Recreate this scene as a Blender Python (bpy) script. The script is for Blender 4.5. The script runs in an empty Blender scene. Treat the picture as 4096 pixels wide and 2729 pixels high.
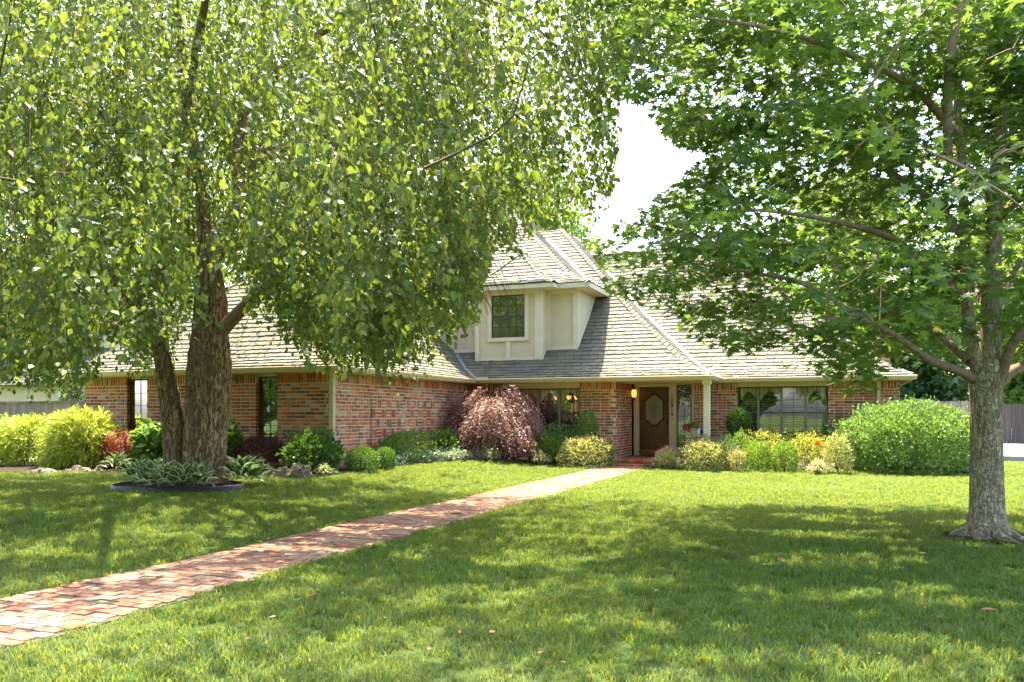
import bpy, math, random
import numpy as np
from mathutils import Vector, Matrix

R = math.radians
random.seed(5)
rng = np.random.default_rng(11)
SC = bpy.context.scene
COL = SC.collection

# ------------------------------------------------------------------ camera, world, sun, exposure
YAW = 21.5
FPX = 3270.0            # focal length in pixels of the 4096 px wide photograph
CAMZ = 1.45
cam_d = bpy.data.cameras.new('camera')
cam = bpy.data.objects.new('camera', cam_d)
COL.objects.link(cam)
cam.location = (0, 0, CAMZ)
cam.rotation_euler = (R(90), 0, R(YAW))
cam_d.sensor_width = 36
cam_d.lens = FPX / 4096 * 36
cam_d.shift_y = (1662 - 1364.5) / 4096
cam_d.clip_start = 0.05
cam_d.clip_end = 2000
SC.camera = cam

SUN = Vector((-0.20, 0.42, 1.0)).normalized()      # towards the sun
sun_d = bpy.data.lights.new('sun', 'SUN')
sun_d.energy = 4.1
sun_d.angle = R(0.53)
sun_d.color = (1.0, 0.90, 0.68)
sun = bpy.data.objects.new('sun', sun_d)
COL.objects.link(sun)
sun.rotation_euler = SUN.to_track_quat('Z', 'Y').to_euler()
sun.location = (0, 0, 30)

world = bpy.data.worlds.new('World')
SC.world = world
world.use_nodes = True
wt = world.node_tree
bg = wt.nodes['Background']
sky = wt.nodes.new('ShaderNodeTexSky')
sky.sky_type = 'NISHITA'
sky.sun_disc = False
sky.sun_elevation = math.asin(SUN.z)
sky.sun_rotation = math.atan2(SUN.x, SUN.y)
sky.altitude = 200
sky.air_density = 1.0
sky.dust_density = 4.0
sky.ozone_density = 0.6
wt.links.new(sky.outputs[0], bg.inputs[0])
bg.inputs[1].default_value = 0.15

SC.view_settings.view_transform = 'Standard'
SC.view_settings.look = 'None'
SC.view_settings.gamma = 1.0
SC.view_settings.use_curve_mapping = False
SC.view_settings.exposure = 2.6
SC.cycles.max_bounces = 8
SC.cycles.diffuse_bounces = 4
SC.cycles.transmission_bounces = 6
SC.cycles.transparent_max_bounces = 12
SC.cycles.caustics_reflective = False
SC.cycles.caustics_refractive = False
SC.cycles.use_denoising = True
SC.cycles.denoising_prefilter = 'ACCURATE'

# ------------------------------------------------------------------ geometry of the view (house axes are the world axes)
cT, sT = math.cos(R(YAW)), math.sin(R(YAW))

def ground_z(x, y):
    t = min(1.0, max(0.0, (-6.1 - x) / 3.6))
    return 0.22 * t * t * (3 - 2 * t)

def ground_np(x, y):
    t = np.clip((-6.1 - x) / 3.6, 0, 1)
    return 0.22 * t * t * (3 - 2 * t)

def P(px, py, zc):
    """World point seen at photo pixel (px, py) at depth zc."""
    xc = (px - 2048) / FPX * zc
    return Vector((xc * cT - zc * sT, xc * sT + zc * cT, CAMZ + (1662 - py) / FPX * zc))

def at_y(px, Y):
    t = (px - 2048) / FPX
    X = Y * (t * cT - sT) / (cT + t * sT)
    return X, -X * sT + Y * cT

def X_at(px, Y):
    return at_y(px, Y)[0]

def on_ground(px, py):
    z = 0.0
    for _ in range(8):
        zc = FPX * (CAMZ - z) / (py - 1662)
        p = P(px, py, zc)
        z = ground_z(p.x, p.y)
    p.z = z
    return p

def depth_of(x, y):
    return -x * sT + y * cT

def project_np(p):
    xc = p[:, 0] * cT + p[:, 1] * sT
    zc = -p[:, 0] * sT + p[:, 1] * cT
    zs = np.maximum(zc, 0.01)
    return 2048 + FPX * xc / zs, 1662 - FPX * (p[:, 2] - CAMZ) / zs, zc

# ------------------------------------------------------------------ object helpers
def tag(o, label=None, cat=None, group=None, kind=None):
    if label: o['label'] = label
    if cat: o['category'] = cat
    if group: o['group'] = group
    if kind: o['kind'] = kind
    return o

def thing(name, label, cat, loc=(0, 0, 0), rotz=0, group=None):
    o = bpy.data.objects.new(name, None)
    COL.objects.link(o)
    o.empty_display_size = 0.2
    o.location = loc
    o.rotation_euler = (0, 0, rotz)
    return tag(o, label, cat, group)

def link(name, me, mat, parent=None, kind=None, loc=None, rot=None):
    if mat is not None and len(me.materials) == 0:
        me.materials.append(mat)
    o = bpy.data.objects.new(name, me)
    COL.objects.link(o)
    if parent is not None:
        o.parent = parent
        inv = root_offset(parent)
        if loc is None:
            o.location = inv
        else:
            o.location = Vector(loc) + inv
    elif loc is not None:
        o.location = loc
    if rot is not None:
        o.rotation_euler = rot
    if kind: o['kind'] = kind
    return o

def root_offset(parent):
    """Meshes are written in world coordinates; this undoes the (unrotated) parent chain."""
    v = Vector((0, 0, 0))
    p = parent
    while p is not None:
        v -= p.location
        p = p.parent
    return v

def mesh_np(name, V, F, smooth=False):
    V = np.asarray(V, dtype=np.float32)
    F = np.asarray(F, dtype=np.int32)
    me = bpy.data.meshes.new(name)
    n, k = F.shape
    me.vertices.add(len(V))
    me.vertices.foreach_set('co', V.ravel())
    me.loops.add(n * k)
    me.loops.foreach_set('vertex_index', F.ravel())
    me.polygons.add(n)
    me.polygons.foreach_set('loop_start', np.arange(0, n * k, k, dtype=np.int32))
    me.polygons.foreach_set('loop_total', np.full(n, k, dtype=np.int32))
    if smooth:
        me.polygons.foreach_set('use_smooth', np.ones(n, dtype=bool))
    me.update()
    return me

class MB:
    def __init__(self):
        self.v = []
        self.f = []
    def add(self, vs, fs):
        b = len(self.v)
        self.v.extend([tuple(x) for x in vs])
        self.f.extend([tuple(i + b for i in f) for f in fs])
        return self
    def box(self, x0, x1, y0, y1, z0, z1):
        vs = [(x0, y0, z0), (x1, y0, z0), (x1, y1, z0), (x0, y1, z0), (x0, y0, z1), (x1, y0, z1), (x1, y1, z1), (x0, y1, z1)]
        return self.add(vs, [(0, 3, 2, 1), (4, 5, 6, 7), (0, 1, 5, 4), (1, 2, 6, 5), (2, 3, 7, 6), (3, 0, 4, 7)])
    def pbox(self, T, u0, u1, d0, d1, z0, z1):
        vs = [T(u0, d0, z0), T(u1, d0, z0), T(u1, d1, z0), T(u0, d1, z0), T(u0, d0, z1), T(u1, d0, z1), T(u1, d1, z1), T(u0, d1, z1)]
        return self.add(vs, [(0, 3, 2, 1), (4, 5, 6, 7), (0, 1, 5, 4), (1, 2, 6, 5), (2, 3, 7, 6), (3, 0, 4, 7)])
    def prism(self, T, pts, d0, d1):
        n = len(pts)
        vs = [T(u, d0, z) for u, z in pts] + [T(u, d1, z) for u, z in pts]
        fs = [tuple(range(n))[::-1], tuple(range(n, 2 * n))] + [(i, (i + 1) % n, n + (i + 1) % n, n + i) for i in range(n)]
        return self.add(vs, fs)
    def tube(self, pts, rad, sides=8, cap=True):
        V, F = tube_arrays(pts, rad, sides)
        b = len(self.v)
        self.v.extend([tuple(x) for x in V])
        self.f.extend([tuple(int(i) + b for i in f) for f in F])
        if cap:
            n = len(pts)
            self.f.append(tuple(b + i for i in range(sides))[::-1])
            self.f.append(tuple(b + (n - 1) * sides + i for i in range(sides)))
        return self
    def lathe(self, cx, cy, prof, sides=20):
        b = len(self.v)
        for r, z in prof:
            for k in range(sides):
                a = 2 * math.pi * k / sides
                self.v.append((cx + r * math.cos(a), cy + r * math.sin(a), z))
        for i in range(len(prof) - 1):
            for k in range(sides):
                k2 = (k + 1) % sides
                self.f.append((b + i * sides + k, b + i * sides + k2, b + (i + 1) * sides + k2, b + (i + 1) * sides + k))
        self.f.append(tuple(b + k for k in range(sides))[::-1])
        self.f.append(tuple(b + (len(prof) - 1) * sides + k for k in range(sides)))
        return self
    def ball(self, c, r, seg=10, ring=6, sz=1.0):
        b = len(self.v)
        for i in range(ring + 1):
            th = math.pi * i / ring
            for k in range(seg):
                a = 2 * math.pi * k / seg
                self.v.append((c[0] + r * math.sin(th) * math.cos(a), c[1] + r * math.sin(th) * math.sin(a), c[2] + r * sz * math.cos(th)))
        for i in range(ring):
            for k in range(seg):
                k2 = (k + 1) % seg
                self.f.append((b + i * seg + k, b + (i + 1) * seg + k, b + (i + 1) * seg + k2, b + i * seg + k2))
        return self
    def build(self, name, mat, parent=None, smooth=False, kind=None, bevel=0):
        me = bpy.data.meshes.new(name)
        me.from_pydata(self.v, [], self.f)
        if smooth:
            me.polygons.foreach_set('use_smooth', [True] * len(me.polygons))
        me.update()
        o = link(name, me, mat, parent, kind)
        if bevel:
            m = o.modifiers.new('bevel', 'BEVEL')
            m.width = bevel
            m.segments = 2
            m.limit_method = 'ANGLE'
        return o

def tube_arrays(pts, rad, sides, disp=None):
    pts = [Vector(p) for p in pts]
    V = []
    up = Vector((0.13, 0.92, 0.21))
    for i, p in enumerate(pts):
        if i == 0: t = pts[1] - pts[0]
        elif i == len(pts) - 1: t = pts[-1] - pts[-2]
        else: t = pts[i + 1] - pts[i - 1]
        t.normalize()
        a = t.cross(up)
        if a.length < 1e-3: a = t.cross(Vector((1, 0, 0)))
        a.normalize()
        b = t.cross(a).normalized()
        for k in range(sides):
            th = 2 * math.pi * k / sides
            r = rad[i]
            if disp: r *= disp(th, p, i)
            V.append(p + a * (math.cos(th) * r) + b * (math.sin(th) * r))
    F = []
    for i in range(len(pts) - 1):
        for k in range(sides):
            k2 = (k + 1) % sides
            F.append((i * sides + k, i * sides + k2, (i + 1) * sides + k2, (i + 1) * sides + k))
    return V, F

def smooth_path(pts, rad, n):
    """Catmull-Rom through control points."""
    pts = [Vector(p) for p in pts]
    ext = [pts[0] * 2 - pts[1]] + pts + [pts[-1] * 2 - pts[-2]]
    out, ro = [], []
    m = len(pts) - 1
    for i in range(n + 1):
        s = i / n * m
        k = min(int(s), m - 1)
        t = s - k
        p0, p1, p2, p3 = ext[k], ext[k + 1], ext[k + 2], ext[k + 3]
        out.append(0.5 * ((2 * p1) + (p2 - p0) * t + (2 * p0 - 5 * p1 + 4 * p2 - p3) * t * t + (3 * p1 - p0 - 3 * p2 + p3) * t ** 3))
        ro.append(rad[k] * (1 - t) + rad[k + 1] * t)
    return out, ro

# ------------------------------------------------------------------ materials
class NT:
    def __init__(self, name):
        self.m = bpy.data.materials.new(name)
        self.m.use_nodes = True
        self.t = self.m.node_tree
        self.t.nodes.clear()
        self.out = self.n('ShaderNodeOutputMaterial')
    def n(self, typ, **kw):
        nd = self.t.nodes.new(typ)
        for k, v in kw.items():
            setattr(nd, k, v)
        return nd
    def l(self, a, b):
        self.t.links.new(a, b)
    def rand(self):
        g = self.n('ShaderNodeNewGeometry')
        oi = self.n('ShaderNodeObjectInfo')
        a = self.n('ShaderNodeMath', operation='ADD')
        self.l(g.outputs['Random Per Island'], a.inputs[0])
        self.l(oi.outputs['Random'], a.inputs[1])
        f = self.n('ShaderNodeMath', operation='FRACT')
        self.l(a.outputs[0], f.inputs[0])
        return f.outputs[0]
    def ramp(self, fac, stops, interp='LINEAR'):
        r = self.n('ShaderNodeValToRGB')
        cr = r.color_ramp
        cr.interpolation = interp
        while len(cr.elements) < len(stops):
            cr.elements.new(0.5)
        for e, (p, c) in zip(cr.elements, stops):
            e.position = p
            e.color = (c[0], c[1], c[2], 1) if not isinstance(c, (int, float)) else (c, c, c, 1)
        self.l(fac, r.inputs[0])
        return r.outputs[0]
    def coord(self, scale=(1, 1, 1), obj=False):
        if obj:
            src = self.n('ShaderNodeTexCoord').outputs['Object']
        else:
            src = self.n('ShaderNodeNewGeometry').outputs['Position']
        mp = self.n('ShaderNodeMapping')
        mp.inputs['Scale'].default_value = scale
        self.l(src, mp.inputs['Vector'])
        return mp.outputs[0]
    def noise(self, scale, detail=4, rough=0.6, co=None, dist=0.0):
        nz = self.n('ShaderNodeTexNoise')
        nz.inputs['Scale'].default_value = scale
        nz.inputs['Detail'].default_value = detail
        nz.inputs['Roughness'].default_value = rough
        nz.inputs['Distortion'].default_value = dist
        self.l(co if co is not None else self.coord(), nz.inputs['Vector'])
        return nz.outputs['Fac']
    def mix(self, fac, a, b, mode='MIX'):
        m = self.n('ShaderNodeMix', data_type='RGBA', blend_type=mode)
        for val, ix in ((fac, 0), (a, 6), (b, 7)):
            sock = m.inputs[ix]
            if isinstance(val, (int, float)): sock.default_value = val if ix == 0 else (val, val, val, 1)
            elif isinstance(val, tuple): sock.default_value = (*val, 1)
            else: self.l(val, sock)
        return m.outputs[2]
    def bump(self, h, strength=0.3, dist=0.01):
        b = self.n('ShaderNodeBump')
        b.inputs['Strength'].default_value = strength
        b.inputs['Distance'].default_value = dist
        self.l(h, b.inputs['Height'])
        return b.outputs[0]
    def princ(self, color, rough=0.8, spec=0.3, normal=None, metal=0.0):
        p = self.n('ShaderNodeBsdfPrincipled')
        if isinstance(color, tuple): p.inputs['Base Color'].default_value = (*color, 1)
        else: self.l(color, p.inputs['Base Color'])
        if isinstance(rough, (int, float)): p.inputs['Roughness'].default_value = rough
        else: self.l(rough, p.inputs['Roughness'])
        p.inputs['Specular IOR Level'].default_value = spec
        p.inputs['Metallic'].default_value = metal
        if normal is not None: self.l(normal, p.inputs['Normal'])
        return p.outputs[0]
    def done(self, sh):
        self.l(sh, self.out.inputs[0])
        return self.m

def leaf_mat(name, dark, mid, light, trans, tfac=0.45, rough=0.45, patch=None):
    t = NT(name)
    r = t.rand()
    c = t.ramp(r, [(0.0, dark), (0.55, mid), (0.9, light), (1.0, tuple(min(1, x * 1.35) for x in light))])
    n = t.noise(0.9, 2)
    c = t.mix(t.ramp(n, [(0.35, 0.0), (0.7, 1.0)]), c, t.mix(0.5, c, light))
    p = t.princ(c, rough, 0.35)
    tr = t.n('ShaderNodeBsdfTranslucent')
    t.l(t.mix(0.6, c, trans), tr.inputs[0])
    mx = t.n('ShaderNodeMixShader')
    mx.inputs[0].default_value = tfac
    t.l(p, mx.inputs[1])
    t.l(tr.outputs[0], mx.inputs[2])
    return t.done(mx.outputs[0])

def plain(name, col, rough=0.7, spec=0.3, metal=0.0, var=0.12, nscale=6, bump=0.0):
    t = NT(name)
    n = t.noise(nscale, 5)
    c = t.mix(t.ramp(n, [(0.3, 0.0), (0.75, 1.0)]), tuple(x * (1 - var) for x in col), tuple(min(1, x * (1 + var)) for x in col))
    nm = t.bump(t.noise(nscale * 12, 3), bump, 0.004) if bump else None
    return t.done(t.princ(c, rough, spec, nm, metal))

M = {}
M['leaf_birch'] = leaf_mat('birch_leaf', (0.026, 0.068, 0.014), (0.060, 0.122, 0.020), (0.125, 0.190, 0.036), (0.36, 0.44, 0.05), 0.46)
M['leaf_maple'] = leaf_mat('maple_leaf', (0.026, 0.082, 0.020), (0.050, 0.125, 0.028), (0.115, 0.20, 0.045), (0.34, 0.48, 0.06), 0.45)
M['leaf_box'] = leaf_mat('boxwood_leaf', (0.035, 0.10, 0.014), (0.06, 0.155, 0.02), (0.12, 0.24, 0.03), (0.25, 0.42, 0.04), 0.3)
M['leaf_fresh'] = leaf_mat('fresh_leaf', (0.07, 0.15, 0.018), (0.12, 0.23, 0.025), (0.22, 0.34, 0.04), (0.35, 0.5, 0.05), 0.35)
M['leaf_dark'] = leaf_mat('holly_leaf', (0.020, 0.070, 0.014), (0.035, 0.105, 0.018), (0.07, 0.17, 0.03), (0.2, 0.35, 0.04), 0.25, 0.3)
M['leaf_big'] = leaf_mat('glossy_bush_leaf', (0.028, 0.085, 0.016), (0.065, 0.155, 0.028), (0.22, 0.34, 0.10), (0.35, 0.5, 0.06), 0.3, 0.28)  # light tone paints sun highlights into the palest leaves
M['leaf_gold'] = leaf_mat('golden_cypress_spray', (0.12, 0.22, 0.02), (0.28, 0.37, 0.04), (0.50, 0.54, 0.10), (0.55, 0.6, 0.06), 0.35)
M['leaf_spirea'] = leaf_mat('spirea_leaf', (0.10, 0.17, 0.02), (0.24, 0.30, 0.04), (0.46, 0.44, 0.09), (0.5, 0.5, 0.05), 0.35)
M['leaf_nandina'] = leaf_mat('nandina_leaf', (0.07, 0.16, 0.025), (0.24, 0.33, 0.07), (0.58, 0.54, 0.22), (0.5, 0.5, 0.1), 0.35)
M['leaf_nandina_red'] = leaf_mat('nandina_tip', (0.36, 0.16, 0.06), (0.50, 0.27, 0.12), (0.62, 0.45, 0.25), (0.6, 0.3, 0.1), 0.35)
M['leaf_purple'] = leaf_mat('purple_maple_leaf', (0.10, 0.045, 0.040), (0.19, 0.095, 0.080), (0.36, 0.22, 0.18), (0.40, 0.18, 0.12), 0.35)
M['leaf_plum'] = leaf_mat('loropetalum_leaf', (0.03, 0.014, 0.016), (0.055, 0.026, 0.026), (0.10, 0.05, 0.045), (0.2, 0.06, 0.05), 0.25)
M['leaf_redmaple'] = leaf_mat('red_maple_leaf', (0.16, 0.03, 0.02), (0.28, 0.06, 0.035), (0.45, 0.16, 0.09), (0.6, 0.15, 0.08), 0.4)
M['leaf_hydrangea'] = leaf_mat('hydrangea_leaf', (0.05, 0.13, 0.02), (0.08, 0.19, 0.03), (0.16, 0.29, 0.05), (0.35, 0.5, 0.06), 0.35)
M['leaf_silver'] = leaf_mat('silver_leaf', (0.16, 0.22, 0.12), (0.28, 0.36, 0.20), (0.50, 0.55, 0.38), (0.4, 0.5, 0.25), 0.25)
M['leaf_rosemary'] = leaf_mat('rosemary_leaf', (0.05, 0.12, 0.03), (0.09, 0.19, 0.05), (0.16, 0.28, 0.08), (0.3, 0.4, 0.1), 0.25)
M['leaf_liriope'] = leaf_mat('liriope_blade', (0.16, 0.24, 0.06), (0.30, 0.36, 0.12), (0.52, 0.52, 0.28), (0.5, 0.55, 0.2), 0.35)
M['leaf_pale'] = leaf_mat('pale_grass_blade', (0.36, 0.30, 0.10), (0.52, 0.46, 0.20), (0.66, 0.58, 0.32), (0.6, 0.5, 0.2), 0.3)
M['leaf_far'] = leaf_mat('far_leaf', (0.055, 0.12, 0.022), (0.10, 0.19, 0.03), (0.20, 0.30, 0.045), (0.38, 0.52, 0.06), 0.45)
M['leaf_fardark'] = leaf_mat('far_dark_leaf', (0.022, 0.060, 0.018), (0.04, 0.095, 0.026), (0.09, 0.16, 0.05), (0.2, 0.3, 0.06), 0.25, 0.35)
M['petal_pink'] = leaf_mat('pink_petal', (0.50, 0.03, 0.16), (0.62, 0.05, 0.25), (0.75, 0.15, 0.38), (0.8, 0.1, 0.3), 0.3)
M['petal_yellow'] = leaf_mat('yellow_petal', (0.60, 0.38, 0.04), (0.75, 0.50, 0.10), (0.8, 0.62, 0.3), (0.8, 0.6, 0.1), 0.3)
M['petal_violet'] = leaf_mat('violet_petal', (0.16, 0.04, 0.28), (0.26, 0.07, 0.40), (0.4, 0.15, 0.5), (0.4, 0.1, 0.5), 0.3)
M['petal_orange'] = leaf_mat('orange_petal', (0.65, 0.12, 0.02), (0.75, 0.20, 0.04), (0.8, 0.3, 0.08), (0.9, 0.3, 0.05), 0.35)
M['petal_white'] = leaf_mat('white_petal', (0.55, 0.5, 0.6), (0.62, 0.58, 0.68), (0.75, 0.72, 0.8), (0.8, 0.8, 0.8), 0.3)
M['dead_leaf'] = leaf_mat('fallen_leaf', (0.13, 0.055, 0.03), (0.24, 0.11, 0.055), (0.42, 0.26, 0.13), (0.5, 0.3, 0.1), 0.15)
M['cream'] = plain('cream_paint', (0.60, 0.50, 0.34), 0.75, 0.25, var=0.07, nscale=2.5, bump=0.15)
M['trim'] = plain('cream_trim_paint', (0.66, 0.58, 0.42), 0.6, 0.3, var=0.06, nscale=3, bump=0.1)
M['gutter'] = plain('tan_gutter_paint', (0.56, 0.46, 0.29), 0.4, 0.4, var=0.06, nscale=2)
M['bronze'] = plain('bronze_frame', (0.055, 0.045, 0.035), 0.45, 0.4, var=0.1)
M['taupe'] = plain('taupe_frame', (0.20, 0.165, 0.12), 0.5, 0.4, var=0.1)
M['white_metal'] = plain('white_flashing', (0.80, 0.80, 0.80), 0.45, 0.4, var=0.04)
M['grey_metal'] = plain('grey_flashing', (0.20, 0.21, 0.23), 0.5, 0.4, var=0.08)
M['black_plastic'] = plain('black_edging', (0.018, 0.018, 0.022), 0.5, 0.4, var=0.3, nscale=4)
M['steel_edge'] = plain('dark_edging', (0.075, 0.06, 0.045), 0.8, 0.2, var=0.3, nscale=5)
M['concrete'] = plain('concrete', (0.30, 0.28, 0.25), 0.9, 0.2, var=0.12, nscale=3, bump=0.2)
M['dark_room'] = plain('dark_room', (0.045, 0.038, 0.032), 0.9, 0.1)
M['blind'] = plain('ivory_blind', (0.78, 0.73, 0.62), 0.6, 0.3)
M['curtain'] = plain('cream_curtain', (0.82, 0.72, 0.52), 0.9, 0.1, var=0.2, nscale=9)
M['stucco_far'] = plain('neighbour_stucco', (0.62, 0.49, 0.28), 0.85, 0.2, var=0.08, nscale=1.5)
M['brass'] = plain('aged_brass', (0.25, 0.16, 0.07), 0.35, 0.5, metal=0.8)
M['iron'] = plain('black_iron', (0.02, 0.02, 0.02), 0.45, 0.4, metal=0.3)
M['terracotta'] = plain('sand_pot', (0.55, 0.44, 0.32), 0.8, 0.2)
M['tabletop'] = plain('pale_tabletop', (0.62, 0.66, 0.72), 0.4, 0.4)
M['mat_rubber'] = plain('doormat', (0.03, 0.028, 0.025), 0.95, 0.1, bump=0.3)

def m_soil():
    t = NT('soil')
    n = t.noise(14, 8, 0.7)
    c = t.ramp(n, [(0.3, (0.020, 0.014, 0.009)), (0.55, (0.045, 0.030, 0.019)), (0.75, (0.09, 0.060, 0.038))])
    return t.done(t.princ(c, 0.95, 0.1, t.bump(t.noise(40, 6), 0.8, 0.03)))
M['soil'] = m_soil()

def m_ground():
    t = NT('lawn_soil')
    n = t.noise(2.2, 8, 0.7)
    c = t.ramp(n, [(0.3, (0.035, 0.060, 0.014)), (0.7, (0.075, 0.11, 0.026))])
    return t.done(t.princ(c, 0.95, 0.1, t.bump(t.noise(60, 4), 0.7, 0.02)))
M['ground'] = m_ground()

def m_grass():
    t = NT('grass_blade')
    r = t.rand()
    c = t.ramp(r, [(0.0, (0.018, 0.078, 0.012)), (0.4, (0.044, 0.145, 0.020)), (0.8, (0.110, 0.235, 0.030)), (0.95, (0.20, 0.28, 0.06)), (1.0, (0.42, 0.36, 0.17))])
    n = t.noise(0.55, 5, 0.65)
    c = t.mix(t.ramp(n, [(0.42, 0.0), (0.62, 0.6)]), c, t.mix(0.30, c, (0.20, 0.28, 0.07)))
    # worn straw-coloured lawn close to the road side
    g = t.n('ShaderNodeNewGeometry')
    sp = t.n('ShaderNodeSeparateXYZ')
    t.l(g.outputs['Position'], sp.inputs[0])
    mr = t.n('ShaderNodeMapRange')
    mr.inputs[1].default_value = 7.0
    mr.inputs[2].default_value = 4.2
    t.l(sp.outputs[1], mr.inputs[0])
    mm = t.n('ShaderNodeMath', operation='MULTIPLY')
    t.l(mr.outputs[0], mm.inputs[0])
    t.l(t.ramp(t.noise(0.9, 5, 0.7), [(0.40, 0.0), (0.62, 0.8)]), mm.inputs[1])
    c = t.mix(mm.outputs[0], c, t.mix(0.5, c, (0.26, 0.28, 0.14)))
    p = t.princ(c, 0.5, 0.3)
    tr = t.n('ShaderNodeBsdfTranslucent')
    t.l(t.mix(0.55, c, (0.50, 0.50, 0.04)), tr.inputs[0])
    mx = t.n('ShaderNodeMixShader')
    mx.inputs[0].default_value = 0.4
    t.l(p, mx.inputs[1]); t.l(tr.outputs[0], mx.inputs[2])
    return t.done(mx.outputs[0])
M['grass'] = m_grass()

def m_brick(name, stops, smear, smear_col=(0.50, 0.43, 0.32)):
    t = NT(name)
    c = t.ramp(t.rand(), stops, 'CONSTANT')
    n1 = t.noise(22, 6, 0.7)
    c = t.mix(t.ramp(n1, [(0.35, 0.0), (0.75, 0.45)]), c, t.mix(0.5, c, (0.12, 0.06, 0.04)))
    n2 = t.noise(5.5, 7, 0.75, t.coord((1, 1, 2.0)), 0.6)
    n3 = t.noise(1.1, 3, 0.5)
    c = t.mix(t.ramp(t.noise(0.7, 4, 0.6), [(0.42, 0.0), (0.62, 0.12)]), c, (0.46, 0.30, 0.19))
    s = t.n('ShaderNodeMath', operation='ADD')
    t.l(n2, s.inputs[0])
    t.l(t.ramp(n3, [(0.35, -0.0), (0.7, 0.09)]), s.inputs[1])
    c = t.mix(t.ramp(s.outputs[0], [(smear, 0.0), (smear + 0.07, 0.85)]), c, smear_col)
    return t.done(t.princ(c, 0.88, 0.2, t.bump(t.noise(75, 5), 0.5, 0.006)))
BR = [(0.0, (0.43, 0.100, 0.045)), (0.20, (0.52, 0.150, 0.055)), (0.36, (0.33, 0.060, 0.038)), (0.50, (0.58, 0.22, 0.080)), (0.60, (0.20, 0.090, 0.055)),
      (0.70, (0.40, 0.15, 0.08)), (0.80, (0.31, 0.065, 0.045)), (0.90, (0.48, 0.33, 0.21)), (0.96, (0.14, 0.075, 0.058))]
M['brick'] = m_brick('used_brick', BR, 0.60)
M['brick_pale'] = m_brick('washed_brick', BR, 0.565, (0.46, 0.36, 0.30))
M['mortar'] = plain('mortar', (0.60, 0.51, 0.36), 0.95, 0.1, var=0.18, nscale=5, bump=0.4)
PV = [(0.0, (0.30, 0.140, 0.085)), (0.25, (0.33, 0.175, 0.11)), (0.45, (0.25, 0.105, 0.065)), (0.65, (0.34, 0.20, 0.13)), (0.82, (0.34, 0.25, 0.17)), (0.93, (0.22, 0.115, 0.08))]
M['paver'] = m_brick('paver_brick', PV, 0.61, (0.34, 0.27, 0.20))
M['paver_joint'] = plain('sandy_moss_joint', (0.11, 0.115, 0.075), 0.95, 0.1, var=0.3, nscale=12, bump=0.5)
M['moss'] = plain('moss_gap', (0.055, 0.06, 0.03), 0.95, 0.1, var=0.5, nscale=30, bump=0.8)

def m_shingle():
    t = NT('slate_shingle')
    c = t.ramp(t.rand(), [(0.0, (0.080, 0.088, 0.066)), (0.3, (0.112, 0.112, 0.076)), (0.55, (0.138, 0.124, 0.078)), (0.75, (0.156, 0.128, 0.080)), (0.9, (0.066, 0.076, 0.064)), (1.0, (0.10, 0.108, 0.078))])
    n = t.noise(18, 6, 0.7)
    c = t.mix(t.ramp(n, [(0.35, 0.0), (0.75, 0.4)]), c, (0.075, 0.076, 0.062))
    c = t.mix(t.ramp(t.noise(0.9, 4), [(0.45, 0.0), (0.7, 0.5)]), c, t.mix(0.5, c, (0.16, 0.125, 0.085)))
    return t.done(t.princ(c, 0.75, 0.3, t.bump(t.noise(50, 4), 0.35, 0.006)))
M['shingle'] = m_shingle()
M['underlay'] = plain('roof_underlay', (0.035, 0.035, 0.035), 0.9, 0.1)

def m_bark(name, hi, lo, sc, zs, lich=(0.30, 0.29, 0.24), wid=.05, cross=False):
    t = NT(name)
    def fissure(scx, scz, dist, w):
        n = t.noise(1.0, 5, 0.62, t.coord((scx, scx, scz)), dist)
        a = t.n('ShaderNodeMath', operation='SUBTRACT'); a.inputs[1].default_value = .5; t.l(n, a.inputs[0])
        b_ = t.n('ShaderNodeMath', operation='ABSOLUTE'); t.l(a.outputs[0], b_.inputs[0])
        return t.ramp(b_.outputs[0], [(0.0, 0.0), (w, 0.8), (w * 2.4, 1.0)])
    fis = fissure(sc, zs, 1.2, wid)
    fis = t.mix(1.0, fis, fissure(sc * 2.1, zs * 2.3, 1.5, wid * .7), 'MULTIPLY')
    if cross:
        fis = t.mix(0.75, fis, fissure(7, 34, .8, wid * .55), 'MULTIPLY')
    n = t.noise(18, 8, 0.75)
    c = t.mix(t.ramp(n, [(0.3, 0.0), (0.75, 1.0)]), hi, tuple(x * 0.6 for x in hi))
    c = t.mix(t.ramp(t.noise(2.1, 5, 0.7), [(0.5, 0.0), (0.65, 0.7)]), c, lich)
    c = t.mix(fis, lo, c)
    return t.done(t.princ(c, 0.9, 0.15, t.bump(t.mix(0.3, fis, n), 1.0, 0.03)))
M['bark_birch'] = m_bark('furrowed_bark', (0.72, 0.49, 0.29), (0.12, 0.070, 0.042), 9, 1.7, (0.66, 0.52, 0.35), .045)
M['bark_maple'] = m_bark('fissured_pale_bark', (0.74, 0.58, 0.39), (0.24, 0.165, 0.10), 15, 2.6, (0.62, 0.53, 0.32), .017, True)
M['bark_limb'] = plain('limb_bark', (0.28, 0.19, 0.14), 0.9, 0.15, var=0.4, nscale=14, bump=0.6)
M['bark_twig'] = plain('twig_bark', (0.11, 0.075, 0.05), 0.9, 0.15, var=0.3, nscale=20)

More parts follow.
